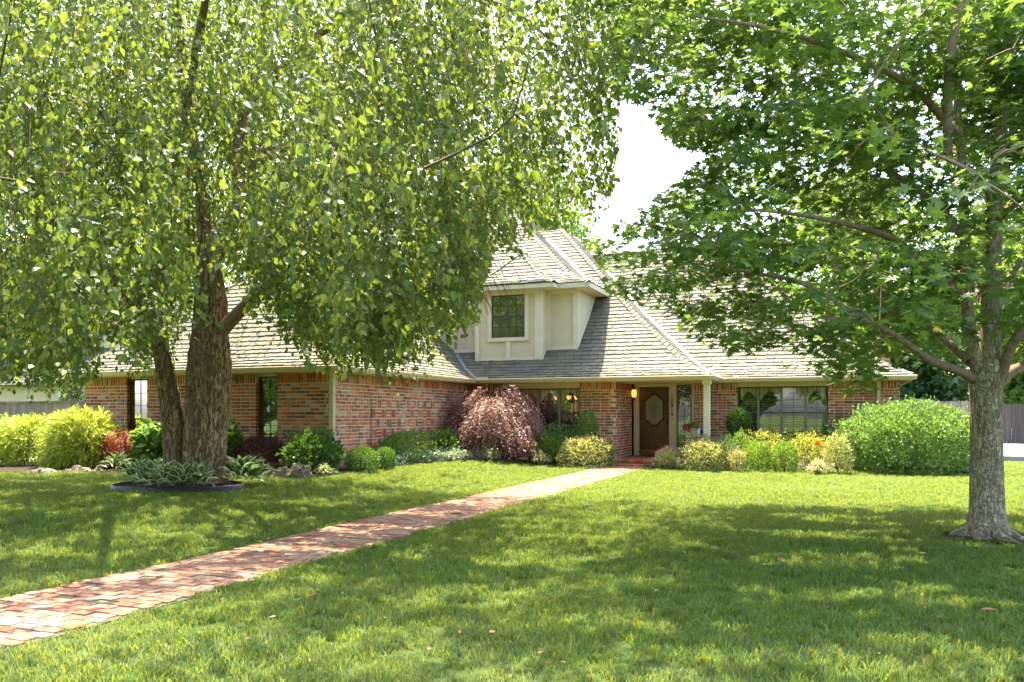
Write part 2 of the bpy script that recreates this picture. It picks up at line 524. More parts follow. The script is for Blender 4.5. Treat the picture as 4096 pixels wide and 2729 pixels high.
def m_wood_fence(name, col):
    t = NT(name)
    r = t.rand()
    n = t.noise(4, 8, 0.7, t.coord((6, 6, 0.5)))
    c = t.ramp(r, [(0.0, tuple(x * 0.8 for x in col)), (1.0, tuple(x * 1.2 for x in col))])
    c = t.mix(t.ramp(n, [(0.35, 0.0), (0.7, 0.7)]), c, tuple(x * 0.5 for x in col))
    return t.done(t.princ(c, 0.9, 0.15, t.bump(n, 0.4, 0.01)))
M['fence'] = m_wood_fence('weathered_picket', (0.30, 0.225, 0.17))
M['fence_pale'] = m_wood_fence('pale_weathered_picket', (0.40, 0.31, 0.24))
M['fence_dark'] = m_wood_fence('dark_weathered_picket', (0.17, 0.13, 0.115))

def m_door():
    t = NT('walnut_door')
    n = t.noise(3, 7, 0.6, t.coord((9, 9, 0.8)), 0.5)
    c = t.ramp(n, [(0.3, (0.045, 0.020, 0.009)), (0.6, (0.10, 0.042, 0.018)), (0.8, (0.17, 0.075, 0.03))])
    return t.done(t.princ(c, 0.32, 0.5, t.bump(n, 0.15, 0.004)))
M['door'] = m_door()

def m_rock(name, hi, lo):
    t = NT(name)
    n = t.noise(7, 9, 0.8, None, 0.8)
    c = t.ramp(n, [(0.36, lo), (0.52, hi), (0.7, tuple(min(1, x * 1.3) for x in hi))])
    return t.done(t.princ(c, 0.9, 0.2, t.bump(n, 1.0, 0.05)))
M['rock'] = m_rock('holey_limestone', (0.30, 0.25, 0.18), (0.04, 0.03, 0.024))
M['rock_pale'] = m_rock('pale_limestone', (0.62, 0.60, 0.58), (0.30, 0.27, 0.24))

def m_glass(refl=0.35, tint=(0.97, 0.98, 0.97)):
    t = NT('window_glass')
    tr = t.n('ShaderNodeBsdfTransparent'); tr.inputs[0].default_value = (*tint, 1)
    gl = t.n('ShaderNodeBsdfGlossy'); gl.inputs[0].default_value = (0.95, 0.97, 1, 1); gl.inputs[1].default_value = 0.01
    t.l(t.bump(t.noise(1.3, 2), 0.06, 0.05), gl.inputs['Normal'])
    fr = t.n('ShaderNodeFresnel'); fr.inputs[0].default_value = 1.5
    a = t.n('ShaderNodeMath', operation='ADD'); a.inputs[1].default_value = refl; a.use_clamp = True
    t.l(fr.outputs[0], a.inputs[0])
    mx = t.n('ShaderNodeMixShader')
    t.l(a.outputs[0], mx.inputs[0]); t.l(tr.outputs[0], mx.inputs[1]); t.l(gl.outputs[0], mx.inputs[2])
    return t.done(mx.outputs[0])
M['glass'] = m_glass(0.07)

def m_rain_glass():
    t = NT('leaded_rain_glass')
    n = t.noise(55, 4, 0.6)
    c = t.ramp(n, [(0.3, (0.13, 0.115, 0.08)), (0.7, (0.28, 0.25, 0.18))])
    return t.done(t.princ(c, 0.18, 0.6, t.bump(n, 0.6, 0.01)))
M['rain_glass'] = m_rain_glass()

def m_emit(name, col, s):
    t = NT(name)
    e = t.n('ShaderNodeEmission'); e.inputs[0].default_value = (*col, 1); e.inputs[1].default_value = s
    return t.done(e.outputs[0])
M['lamp_glow'] = m_emit('lamp_glow', (1.0, 0.50, 0.13), 0.32)
M['lamp_core'] = m_emit('lamp_core', (1.0, 0.72, 0.32), 1.6)

# ------------------------------------------------------------------ stamping of many small pieces
def frames(tip, nrm):
    y = tip / np.maximum(np.linalg.norm(tip, axis=1, keepdims=True), 1e-6)
    x = np.cross(y, nrm)
    x /= np.maximum(np.linalg.norm(x, axis=1, keepdims=True), 1e-6)
    z = np.cross(x, y)
    return np.stack([x, y, z], axis=2)         # columns

def stamp(Vt, Ft, frame, loc, size):
    Vt = np.asarray(Vt, dtype=np.float64); Ft = np.asarray(Ft)
    size = np.asarray(size, dtype=np.float64)
    if size.ndim == 1: size = size[:, None]
    sc = size[:, None, :] if size.shape[1] == 3 else size[:, None, :]
    V = np.einsum('nij,nvj->nvi', frame, Vt[None, :, :] * sc) + loc[:, None, :]
    F = Ft[None, :, :] + (np.arange(len(loc)) * len(Vt))[:, None, None]
    return V.reshape(-1, 3), F.reshape(-1, Ft.shape[1])

T_LEAF = (np.array([(0, 0, 0), (0.33, 0.42, 0.07), (0, 1, -0.04), (-0.33, 0.42, 0.07)]), np.array([(0, 1, 2), (0, 2, 3)]))
T_OVAL = (np.array([(0, 0, 0), (0.26, 0.2, 0.05), (0.34, 0.46, 0.07), (0, 1, -0.10), (-0.34, 0.46, 0.07), (-0.26, 0.2, 0.05)]), np.array([(0, 1, 2, 3), (0, 3, 4, 5)]))
T_THIN = (np.array([(0, 0, 0), (0.10, 0.5, 0.02), (0, 1, 0), (-0.10, 0.5, 0.02)]), np.array([(0, 1, 2), (0, 2, 3)]))
T_BLADE = (np.array([(-0.05, 0, 0), (0.05, 0, 0), (0.04, 0.5, 0.1), (-0.04, 0.5, 0.1), (0.0, 1.0, 0.0)]), np.array([(0, 1, 2, 3), (3, 2, 4, 4)]))
def maple_template():
    pol = [(-90, 0.10), (-62, 0.42), (-35, 0.26), (-8, 0.62), (14, 0.34), (38, 0.78), (62, 0.36), (90, 1.0)]
    pts = [(math.cos(R(a)) * r, math.sin(R(a)) * r + 0.15, 0.06 * r) for a, r in pol]
    mir = [(-x, y, z) for x, y, z in pts[1:-1]][::-1]
    ring = pts + mir
    V = [(0, 0.18, -0.03)] + ring
    n = len(ring)
    F = [(0, 1 + i, 1 + (i + 1) % n) for i in range(n)]
    return np.array(V), np.array(F)
T_MAPLE = maple_template()

def unit(n):
    v = rng.normal(size=(n, 3))
    return v / np.linalg.norm(v, axis=1, keepdims=True)

def lump(p, f=1.0, ph=0.0):
    """Cheap smooth pseudo-noise in about -1..1."""
    x, y, z = p[:, 0] * f + ph, p[:, 1] * f + 1.7 * ph, p[:, 2] * f - ph
    return (np.sin(1.7 * x + 1.3 * np.sin(2.1 * y + ph)) + np.sin(2.3 * y + 1.1 * np.sin(1.9 * z)) + np.sin(2.0 * z + 1.2 * np.sin(2.4 * x + 2))) / 3.0

# ------------------------------------------------------------------ setting: ground, path, beds, driveway
def build_ground():
    xs = np.concatenate([[-400, -120, -60, -40], np.arange(-30, 16.1, 0.5), [25, 60, 150, 400]])
    ys = np.concatenate([[-300, -60, -20, -6], np.arange(0, 32.1, 0.5), [45, 80, 160, 500]])
    X, Y = np.meshgrid(xs, ys)
    near = (X > -29) & (X < 15) & (Y > 0) & (Y < 31)
    Z = ground_np(X, Y) + np.where(near, 0.008 * np.sin(X * 1.3) * np.sin(Y * 1.1), 0)
    V = np.stack([X, Y, Z], axis=2).reshape(-1, 3)
    nx, ny = len(xs), len(ys)
    F = [(j * nx + i, j * nx + i + 1, (j + 1) * nx + i + 1, (j + 1) * nx + i) for j in range(ny - 1) for i in range(nx - 1)]
    link('ground', mesh_np('ground', V, F, True), M['ground'], kind='structure')
build_ground()

PX0, PX1, PY0, PY1 = -6.02, -4.74, 2.2, 22.35      # brick path

# lawn edges in plan, read off the photo where they meet the ground
LB = [on_ground(px, py) for px, py in [(-160, 1893), (80, 1892), (350, 1893), (700, 1897), (1000, 1908), (1240, 1917), (1400, 1893), (1560, 1874), (1700, 1858), (1870, 1846), (2020, 1846), (2200, 1855), (2385, 1866)]]
RB = [on_ground(px, py) for px, py in [(2592, 1871), (2800, 1869), (3000, 1868), (3160, 1868), (3360, 1872), (3560, 1882), (3760, 1893), (3900, 1900)]]
bed_left = [(p.x, p.y) for p in LB] + [(-5.95, 22.6), (-5.9, 23.0), (-10.45, 23.0), (-10.45, 15.6), (-18, 15.6), (-20.2, 15.6)]
bed_right = [(p.x, p.y) for p in RB] + [(4.0, 22.9), (3.2, 24.6), (1.7, 25.0), (-3.2, 25.0), (-3.25, 22.5), (-4.6, 22.4)]

def inside(poly, x, y):
    x = np.asarray(x); y = np.asarray(y)
    r = np.zeros(x.shape, bool)
    n = len(poly)
    for i in range(n):
        x0, y0 = poly[i]; x1, y1 = poly[(i + 1) % n]
        c = ((y0 > y) != (y1 > y)) & (x < (x1 - x0) * (y - y0) / (y1 - y0 + 1e-12) + x0)
        r ^= c
    return r

def build_bed(name, poly, lift=0.02):
    from mathutils.geometry import delaunay_2d_cdt
    pts = [Vector((x, y)) for x, y in poly]
    n = len(pts)
    xs = [p.x for p in pts]; ys = [p.y for p in pts]
    extra = []
    for x in np.arange(min(xs), max(xs), 0.45):
        for y in np.arange(min(ys), max(ys), 0.45):
            if inside(poly, np.array([x]), np.array([y]))[0]:
                extra.append(Vector((x + random.uniform(-.1, .1), y + random.uniform(-.1, .1))))
    v, e, f, *_ = delaunay_2d_cdt(pts + extra, [], [list(range(n))], 1, 1e-5)
    me = bpy.data.meshes.new(name)
    me.from_pydata([(p.x, p.y, ground_z(p.x, p.y) + lift + random.uniform(0, 0.02)) for p in v], [], f)
    me.polygons.foreach_set('use_smooth', [True] * len(me.polygons))
    link(name, me, M['soil'], kind='structure')
build_bed('planting_bed', bed_left)
build_bed('planting_bed', bed_right)

def edging(name, label, pts, h, th, mat, group=None):
    t = thing(name, label, 'lawn edging', (pts[0].x, pts[0].y, ground_z(pts[0].x, pts[0].y)), group=group)
    path, _ = smooth_path(pts, [1] * len(pts), len(pts) * 5)
    mb = MB()
    for a, b in zip(path[:-1], path[1:]):
        d = (b - a); d.z = 0
        if d.length < 1e-4: continue
        d.normalize()
        n = Vector((-d.y, d.x, 0)) * th
        za, zb = ground_z(a.x, a.y), ground_z(b.x, b.y)
        vs = [(a.x, a.y, za - .03), (b.x, b.y, zb - .03), (b.x, b.y, zb + h), (a.x, a.y, za + h)]
        vs += [(x + n.x, y + n.y, z) for x, y, z in vs]
        mb.add(vs, [(0, 1, 2, 3), (7, 6, 5, 4), (3, 2, 6, 7), (0, 4, 5, 1)])
    mb.build('edging_strip', mat, t)
edging('lawn_edging', 'dark metal edging between the sunny lawn and the bed along the garage wing', LB[4:], 0.07, 0.012, M['steel_edge'])
edging('lawn_edging', 'dark metal edging curving along the bed beside the front door and big bush', RB, 0.07, 0.012, M['steel_edge'])

# brick path: each brick proud of a sandy joint sheet
def brick_piece(L, W, H, j=0.003):
    return [(-L / 2, -W / 2, -H), (L / 2, -W / 2, -H), (L / 2, W / 2, -H), (-L / 2, W / 2, -H), (-L / 2 + j, -W / 2 + j, 0), (L / 2 - j, -W / 2 + j, 0), (L / 2 - j, W / 2 - j, 0), (-L / 2 + j, W / 2 - j, 0),
            (-L / 2, -W / 2, -j), (L / 2, -W / 2, -j), (L / 2, W / 2, -j), (-L / 2, W / 2, -j)]
BRICK_F = [(4, 5, 6, 7), (0, 1, 9, 8), (1, 2, 10, 9), (2, 3, 11, 10), (3, 0, 8, 11), (8, 9, 5, 4), (9, 10, 6, 5), (10, 11, 7, 6), (11, 8, 4, 7)]

def build_path():
    root = bpy.data.objects.new('brick_path', None)
    xs = [PX0 - 0.02, PX1 + 0.02]; ys = np.arange(PY0, PY1 + 0.3, 0.5)
    V = [(x, y, 0.006 + 0.008 * math.sin(x * 1.3) * math.sin(y * 1.1) + 0.004) for y in ys for x in xs]
    F = [(2 * i, 2 * i + 1, 2 * i + 3, 2 * i + 2) for i in range(len(ys) - 1)]
    base = link('path', mesh_np('path', V, F), M['paver_joint'], kind='structure')
    L, W, J = 0.198, 0.096, 0.010
    gone = set()
    r2 = random.Random(4)
    items = []
    y = PY0; row = 0
    while y < PY1:
        for (bx, w) in ((PX0 + W / 2, W), (PX1 - W / 2, W)):        # edge course laid lengthwise
            pass
        off = (row % 2) * (L + J) / 2
        x = PX0 - off
        while x < PX1:
            a, b = max(x, PX0), min(x + L, PX1)
            if b - a > 0.04:
                if r2.random() > 0.030 or y < 3:
                    items.append(((a + b) / 2, y + W / 2, b - a - 0.004 * r2.random(), W - 0.004 * r2.random(), r2))
            x += L + J
        y += W + J
        row += 1
    wave = lambda x, y: 0.008 * math.sin(x * 1.3) * math.sin(y * 1.1)
    full = bpy.data.meshes.new('brick'); full.from_pydata(brick_piece(L - 0.003, W - 0.003, 0.04), [], BRICK_F); full.materials.append(M['paver'])
    half = bpy.data.meshes.new('brick'); half.from_pydata(brick_piece(L / 2 - 0.003, W - 0.003, 0.04), [], BRICK_F); half.materials.append(M['paver'])
    items.sort(key=lambda i: i[1])
    n = 0
    V, F = [], []
    for (cx, cy, l, w, _) in items:
        zz = 0.022 + wave(cx, cy) + random.uniform(-.004, .004)
        tx, ty, tz = random.gauss(0, .012), random.gauss(0, .012), random.gauss(0, .008)
        vis = cy > 4.55
        if vis and n < 300:
            n += 1
            me = full if l > 0.15 else half
            o = bpy.data.objects.new('brick', me)
            COL.objects.link(o); o.parent = base
            o.location = (cx, cy, zz)
            o.rotation_euler = (tx, ty, tz)
            o.scale = (l / (L if me is full else L / 2), w / W, 1)
        else:
            m = Matrix.Rotation(tz, 3, 'Z') @ Matrix.Rotation(tx, 3, 'X') @ Matrix.Rotation(ty, 3, 'Y')
            b = len(V)
            for v in brick_piece(l, w, 0.04):
                V.append(m @ Vector(v) + Vector((cx, cy, zz)))
            F += [tuple(b + i for i in f) for f in BRICK_F]
    me = bpy.data.meshes.new('bricks'); me.from_pydata(V, [], F)
    link('brick_paving', me, M['paver'], base, kind='stuff')
build_path()

# left concrete strip, right driveway with its kerb
mb = MB()
a = on_ground(-300, 1866); b = on_ground(250, 1866); c_ = on_ground(250, 1836); d_ = on_ground(-300, 1836)
zz = 0.25
mb.add([(a.x, a.y, zz), (b.x, b.y, zz), (c_.x, c_.y, zz), (d_.x, d_.y, zz), (a.x, a.y, .1), (b.x, b.y, .1)], [(0, 1, 2, 3), (4, 5, 1, 0)])
mb.build('side_walk', M['concrete'])['kind'] = 'structure'
mb = MB()
q = [P(3985, 1842, 26.0), P(4420, 1862, 25.0), P(4500, 1768, 42), P(3960, 1768, 42)]
for v in q: v.z = 0.16
mb.add([tuple(v) for v in q] + [(v.x, v.y, -0.05) for v in q], [(0, 1, 2, 3), (4, 5, 1, 0), (0, 3, 7, 4)])
mb.build('driveway', M['concrete'])['kind'] = 'structure'

# ------------------------------------------------------------------ the house
house = thing('brick_house', 'long low house of mottled red brick with steep slate roof and cream dormer', 'house', (-8, 24, 0))

def plane(ox, oy, ux, uy, nx, ny):
    def T(u, d, z): return (ox + u * ux + d * nx, oy + u * uy + d * ny, z)
    return T

SOL = 0.235
COURSE, BL, MJ = 0.081, 0.243, 0.016
WALL_TOP = 2.43
brick_unit = bpy.data.meshes.new('brick')
def _bu():
    vs = [(-.5, 0, -.5), (.5, 0, -.5), (.5, 1, -.5), (-.5, 1, -.5), (-.5, 0, .5), (.5, 0, .5), (.5, 1, .5), (-.5, 1, .5)]
    brick_unit.from_pydata(vs, [], [(0, 3, 2, 1), (4, 5, 6, 7), (0, 1, 5, 4), (1, 2, 6, 5), (3, 0, 4, 7)])
    brick_unit.materials.append(M['brick'])
_bu()
NB = [0]

def brick_wall(T, ang, L, z0, openings, soldier=True, panel=None, indiv=None, mat='brick', name='wall', unit_w=BL):
    """Backing of mortar with rectangular openings, bricks stand proud of it."""
    us = sorted(set([0, L] + [o[0] for o in openings] + [o[1] for o in openings]))
    mb = MB()
    for a, b in zip(us[:-1], us[1:]):
        mid = (a + b) / 2
        zs = [(z0, WALL_TOP)]
        for (o0, o1, oz0, oz1) in openings:
            if o0 < mid < o1:
                zs = [(z0, oz0 - .003)] + ([(oz1 + .003, WALL_TOP)] if oz1 < WALL_TOP - .02 else [])
        ia = .003 if any(abs(a - o[1]) < 1e-6 for o in openings) else 0
        ib = .003 if any(abs(b - o[0]) < 1e-6 for o in openings) else 0
        for s0, s1 in zs:
            if s1 - s0 > .01: mb.pbox(T, a + ia, b - ib, -0.14, -0.005, s0, s1)
    wall = mb.build(name, M['mortar'], house)
    S = []       # u0,u1,z0,z1
    top = WALL_TOP - (SOL if soldier else 0)
    def free(z0_, z1_):
        zm = (z0_ + z1_) / 2
        iv = [(0, L)]
        for (o0, o1, oz0, oz1) in openings:
            if oz0 - 0.02 < zm < oz1 + 0.02:
                n = []
                for a, b in iv:
                    if o1 <= a or o0 >= b: n.append((a, b)); continue
                    if o0 > a: n.append((a, o0))
                    if o1 < b: n.append((o1, b))
                iv = n
        if panel:
            p0, p1, pz0, pz1 = panel
            if pz0 < zm < pz1:
                n = []
                for a, b in iv:
                    if p1 <= a or p0 >= b: n.append((a, b)); continue
                    if p0 > a: n.append((a, p0))
                    if p1 < b: n.append((p1, b))
                iv = n
        return iv
    if soldier:
        for a, b in free(top, WALL_TOP):
            u = a
            while u < b - 0.03:
                w = min(COURSE - MJ, b - u)
                S.append((u, u + w, top + .002, WALL_TOP - .012 - random.uniform(0, .008)))
                u += COURSE
    z = top - MJ - (COURSE - MJ)
    k = 0
    while z > z0 - 0.05:
        for a, b in free(z, z + COURSE - MJ):
            u = -((k % 2) * (unit_w + MJ) / 2) - 0.3 * unit_w
            while u < b:
                w = unit_w * (1 if random.random() > .1 else .48)
                c0, c1 = max(u, a), min(u + w, b)
                if c1 - c0 > 0.035:
                    S.append((c0, c1, z, z + COURSE - MJ))
                u += w + MJ
        z -= COURSE
        k += 1
    if panel:
        p0, p1, pz0, pz1 = panel
        mod = COURSE * 3
        nz = int(round((pz1 - pz0) / mod)); nu = int(round((p1 - p0) / mod)); mu = (p1 - p0) / nu
        for i in range(nz):
            for j in range(nu):
                u0, zz0 = p0 + j * mu, pz1 - (i + 1) * mod
                for q in range(3):
                    if (i + j) % 2 == 0:
                        S.append((u0 + .004, u0 + mu - .008, zz0 + q * COURSE + .004, zz0 + (q + 1) * COURSE - MJ))
                    else:
                        S.append((u0 + q * mu / 3 + .004, u0 + (q + 1) * mu / 3 - .008, zz0 + .004, zz0 + mod - MJ))
    V, F = [], []
    for (a, b, c, d) in S:
        pr = random.uniform(-.004, .005)
        ju = random.uniform(-.003, .003)
        a2, b2 = a + ju * .5, b + ju * .5
        c2, d2 = c + random.uniform(-.002, .002), d + random.uniform(-.003, .002)
        if indiv and NB[0] < 300 and indiv((a + b) / 2, (c + d) / 2):
            NB[0] += 1
            o = bpy.data.objects.new('brick', brick_unit)
            COL.objects.link(o); o.parent = wall
            p = T((a2 + b2) / 2, pr, (c2 + d2) / 2)
            o.location = Vector(p) + root_offset(wall)
            o.rotation_euler = (0, 0, ang)
            o.scale = (b2 - a2, 0.1, d2 - c2)
        else:
            bb = len(V)
            e = .004
            V += [T(a2, -.1, c2), T(b2, -.1, c2), T(b2, -.1, d2), T(a2, -.1, d2), T(a2, pr - e, c2), T(b2, pr - e, c2), T(b2, pr - e, d2), T(a2, pr - e, d2),
                  T(a2 + e, pr, c2 + e), T(b2 - e, pr, c2 + e), T(b2 - e, pr, d2 - e), T(a2 + e, pr, d2 - e)]
            F += [tuple(bb + i for i in f) for f in [(8, 9, 10, 11), (0, 1, 5, 4), (1, 2, 6, 5), (2, 3, 7, 6), (3, 0, 4, 7), (4, 5, 9, 8), (5, 6, 10, 9), (6, 7, 11, 10), (7, 4, 8, 11)]]
    me = bpy.data.meshes.new('brickwork'); me.from_pydata(V, [], F)
    link('brickwork', me, M[mat], wall, kind='stuff')
    return wall

YW, YL, YR = 15.6, 23.0, 25.0
XW0, XW1 = -18.0, -10.5
XP = -5.85
w1 = (X_at(508, YW), X_at(580, YW) + .06)
w2 = (X_at(1024, YW), X_at(1110, YW))
T1 = plane(XW0, YW, 1, 0, 0, -1)
o1 = [(w1[0] - XW0, w1[1] - XW0, 0.95, WALL_TOP), (w2[0] - XW0, w2[1] - XW0, 0.92, WALL_TOP)]
brick_wall(T1, 0, XW1 - XW0 + .008, 0.0, o1, indiv=lambda u, z: u > 4.15 and z > .95)
T2 = plane(XW1, YW, 0, 1, 1, 0)
brick_wall(T2, R(90), YL - YW, 0.0, [], panel=(1.70, 5.10, 1.87 - 7 * COURSE * 3, 1.87), indiv=lambda u, z: u < 5.15 and z > 1.0, mat='brick_pale')
mbj = MB(); mbj.pbox(T2, 1.665, 1.682, -.01, .009, .2, 2.0); mbj.build('expansion_joint', M['bronze'], house)
T3 = plane(XW1, YL, 1, 0, 0, -1)
dw = (X_at(2007, YL), X_at(2319, YL))
brick_wall(T3, 0, XP - XW1, 0.0, [(dw[0] - XW1, dw[1] - XW1, 0.80, WALL_TOP)])
T4 = plane(XP, YL, 0, 1, 1, 0)
brick_wall(T4, R(90), 2.05, 0.12, [])
XD = X_at(2777, 25.05)
T6 = plane(XD, YR, 1, 0, 0, -1)
rw = (X_at(2950, YR), X_at(3313, YR))
brick_wall(T6, 0, 1.7 - XD, 0.0, [(rw[0] - XD, rw[1] - XD, 0.75, WALL_TOP)])
# plain closing walls (ends and back)
mb = MB()
mb.box(-18.0, -17.87, YW + .15, 33, 0, WALL_TOP); mb.box(-17.87, 1.5, 32.87, 33, 0, WALL_TOP); mb.box(1.5, 1.69, YR + .15, 33, 0, WALL_TOP)
mb.build('end_wall', M['brick'], house)
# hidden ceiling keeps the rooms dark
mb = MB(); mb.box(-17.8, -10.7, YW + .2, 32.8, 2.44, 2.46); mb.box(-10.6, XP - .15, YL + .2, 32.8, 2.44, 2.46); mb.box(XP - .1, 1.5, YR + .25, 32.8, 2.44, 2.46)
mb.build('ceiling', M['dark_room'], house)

# --- windows
def window(T, u0, u1, z0, z1, lights, rail, recess, head=None, muntins=None, fmat='bronze', mmat='taupe', blind=None, curtain=False, label=None, room=1.6, sill=True):
    f = MB(); w = .035; d0, d1 = -recess - .05, -recess
    f.pbox(T, u0, u0 + w, d0, d1, z0, z1); f.pbox(T, u1 - w, u1, d0, d1, z0, z1)
    f.pbox(T, u0 + w, u1 - w, d0, d1, z1 - w, z1); f.pbox(T, u0 + w, u1 - w, d0, d1, z0, z0 + w)
    win = f.build('window', M[fmat], house, bevel=.004)
    if label: win['label'] = label
    edges = [u0 + w] + lights + [u1 - w]
    for m in lights:
        mb = MB(); mb.pbox(T, m - .035, m + .035, d0 + .004, d1 + .012, z0 + w, z1 - w); mb.build('mullion', M[mmat], win, bevel=.004)
    n = len(edges) - 1
    for i in range(n):
        a = edges[i] + (.035 if i else 0); b = edges[i + 1] - (.035 if i < n - 1 else 0)
        for (s0, s1, dd) in (((z0 + w, rail - .02, -.012), (rail + .02, z1 - w, 0.0)) if rail else ((z0 + w, z1 - w, 0.0),)):
            if rail and s1 == z1 - w or not rail: pass
            mb = MB(); mb.pbox(T, a, b, d0 + .015 + dd, d0 + .02 + dd, s0, s1); mb.build('pane', M['glass'], win)
            if muntins:
                cols, rows = muntins
                mm = MB()
                for c in range(1, cols):
                    x = a + (b - a) * c / cols
                    mm.pbox(T, x - .006, x + .006, d0 + .022 + dd, d0 + .032 + dd, s0, s1)
                for r_ in range(1, rows):
                    z = s0 + (s1 - s0) * r_ / rows
                    mm.pbox(T, a, b, d0 + .0225 + dd, d0 + .0315 + dd, z - .006, z + .006)
                mm.build('muntin', M[fmat], win)
        if rail:
            mb = MB(); mb.pbox(T, a, b, d0 + .002, d1 - .004, rail - .02, rail + .02); mb.build('meeting_rail', M[fmat], win)
        if blind:
            mb = MB(); z = blind[0]
            while z < blind[1]:
                mb.add([T(a, d0 - .05, z), T(b, d0 - .05, z), T(b, d0 - .095, z + blind[2]), T(a, d0 - .095, z + blind[2])], [(0, 1, 2, 3)])
                z += blind[3]
            mb.build('blind', M['blind'], win, kind='stuff')
    if sill:
        mb = MB(); mb.pbox(T, u0 - .02, u1 + .02, d0, .025, z0 - .05, z0 - .004); mb.build('sill', M['brick'] if sill == 'brick' else M[fmat], win)
    if curtain:
        for i in range(n):
            a, b = edges[i] + .03, edges[i + 1] - .03
            V, F = [], []
            N = 40
            for k in range(N + 1):
                s = k / N
                u = a + (b - a) * s
                dep = d0 - .10 + .02 * math.sin(s * 38)
                lo = z1 - .12 - (.40 * (1 - math.sin(math.pi * (s if i % 2 else s)) ** 1.0)) * .75 - .03 * abs(math.sin(s * 30))
                V += [T(u, dep, z1), T(u, dep, lo)]
                if k: F.append((2 * k - 2, 2 * k - 1, 2 * k + 1, 2 * k))
            me = bpy.data.meshes.new('valance'); me.from_pydata(V, [], F)
            link('valance', me, M['curtain'], win)
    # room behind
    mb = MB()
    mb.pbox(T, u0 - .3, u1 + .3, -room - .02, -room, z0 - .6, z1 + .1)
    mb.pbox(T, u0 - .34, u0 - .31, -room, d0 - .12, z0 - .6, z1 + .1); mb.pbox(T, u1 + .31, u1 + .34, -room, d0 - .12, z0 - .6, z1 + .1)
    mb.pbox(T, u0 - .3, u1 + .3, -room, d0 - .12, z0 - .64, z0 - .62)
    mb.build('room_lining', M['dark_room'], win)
    if head:
        k = max(1, len(lights) + 1)
        for i in range(k):
            a = u0 + (u1 - u0) * i / k; b = u0 + (u1 - u0) * (i + 1) / k
            mb = MB(); mb.pbox(T, a + .001, b - .001, -recess - .04 + .004 * (i % 2), -recess + .01 + .004 * (i % 2), z1 + .002, WALL_TOP - .003)
            mb.build('header_panel', M['gutter'], win)
    return win

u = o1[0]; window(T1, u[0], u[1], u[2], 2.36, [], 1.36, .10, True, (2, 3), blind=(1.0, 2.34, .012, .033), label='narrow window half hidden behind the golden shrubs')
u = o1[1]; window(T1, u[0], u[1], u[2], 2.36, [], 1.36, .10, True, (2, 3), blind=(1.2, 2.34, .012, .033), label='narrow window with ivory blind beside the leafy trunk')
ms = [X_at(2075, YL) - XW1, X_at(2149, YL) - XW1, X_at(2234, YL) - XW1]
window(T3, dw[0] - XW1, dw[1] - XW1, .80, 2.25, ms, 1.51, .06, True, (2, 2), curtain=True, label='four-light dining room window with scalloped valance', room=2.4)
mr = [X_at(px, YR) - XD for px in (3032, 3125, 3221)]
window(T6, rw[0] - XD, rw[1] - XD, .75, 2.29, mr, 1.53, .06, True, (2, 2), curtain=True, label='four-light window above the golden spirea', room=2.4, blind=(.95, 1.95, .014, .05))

# --- entry: cream frame, door, sidelight
YD = 25.05
T5 = plane(XP, YD, 1, 0, 0, -1)
dl0, dl1 = X_at(2557, YD) - XP, X_at(2675, YD) - XP
sl0, sl1 = X_at(2706, YD) - XP, X_at(2767, YD) - XP
UE = XD - XP
DZ0, DZ1 = .225, 2.315
mb = MB()
mb.pbox(T5, .06, dl0 - .012, -.1, .03, .21, 2.43)
mb.pbox(T5, dl1 + .012, sl0, -.1, .03, .21, 2.43)
mb.pbox(T5, sl1, UE - .002, -.1, .032, .21, 2.43)
mb.pbox(T5, dl0 - .010, dl1 + .010, -.1, .028, DZ1 + .01, 2.43)
mb.pbox(T5, sl0 + .001, sl1 - .001, -.1, .028, 2.385, 2.43)
mb.pbox(T5, sl0 + .001, sl1 - .001, -.1, .028, .21, .475)
mb.build('entry_surround', M['cream'], house, bevel=.006)
mb = MB(); mb.pbox(T5, dl0, dl1, -.11, -.06, DZ0, DZ1)
door = mb.build('door', M['door'], house, bevel=.004); door['label'] = 'dark walnut front door with leaded glass panel'
dc = (dl0 + dl1) / 2
hw = (dl1 - dl0) / 2
def arch_outline(sx, sz, cz, hh):
    """Glass outline: shoulders up to a rounded crown, mirrored downward."""
    half = [(-1, -.58), (-1, .58), (-.80, .70), (-.55, .78), (-.36, .92), (-.18, .99), (0, 1.0), (.18, .99), (.36, .92), (.55, .78), (.80, .70), (1, .58), (1, -.58), (.80, -.66), (.60, -.74), (.38, -.90), (.2, -.98), (0, -1.0), (-.2, -.98), (-.38, -.90), (-.60, -.74), (-.80, -.66)]
    return [(dc + x * sx, cz + z * hh) for x, z in half]
gz = 1.45 + (1662 - 1640) / 130
outer = arch_outline(hw * .68, 0, gz, .53); inner = arch_outline(hw * .58, 0, gz, .455)
n = len(outer)
vs = [T5(u, -.055, z) for u, z in outer] + [T5(u, -.03, z) for u, z in [((a[0] + b[0]) / 2, (a[1] + b[1]) / 2) for a, b in zip(outer, inner)]] + [T5(u, -.055, z) for u, z in inner]
fs = [(i, (i + 1) % n, n + (i + 1) % n, n + i) for i in range(n)] + [(n + i, n + (i + 1) % n, 2 * n + (i + 1) % n, 2 * n + i) for i in range(n)]
MB().add(vs, fs).build('glass_moulding', M['door'], door)
MB().prism(T5, inner, -.058, -.053).build('glass_panel', M['rain_glass'], door)
orn = MB()
def loop_at(cx, cz, rx, rz, k=18):
    return [Vector(T5(cx + rx * math.cos(2 * math.pi * i / k), -.048, cz + rz * math.sin(2 * math.pi * i / k))) for i in range(k + 1)]
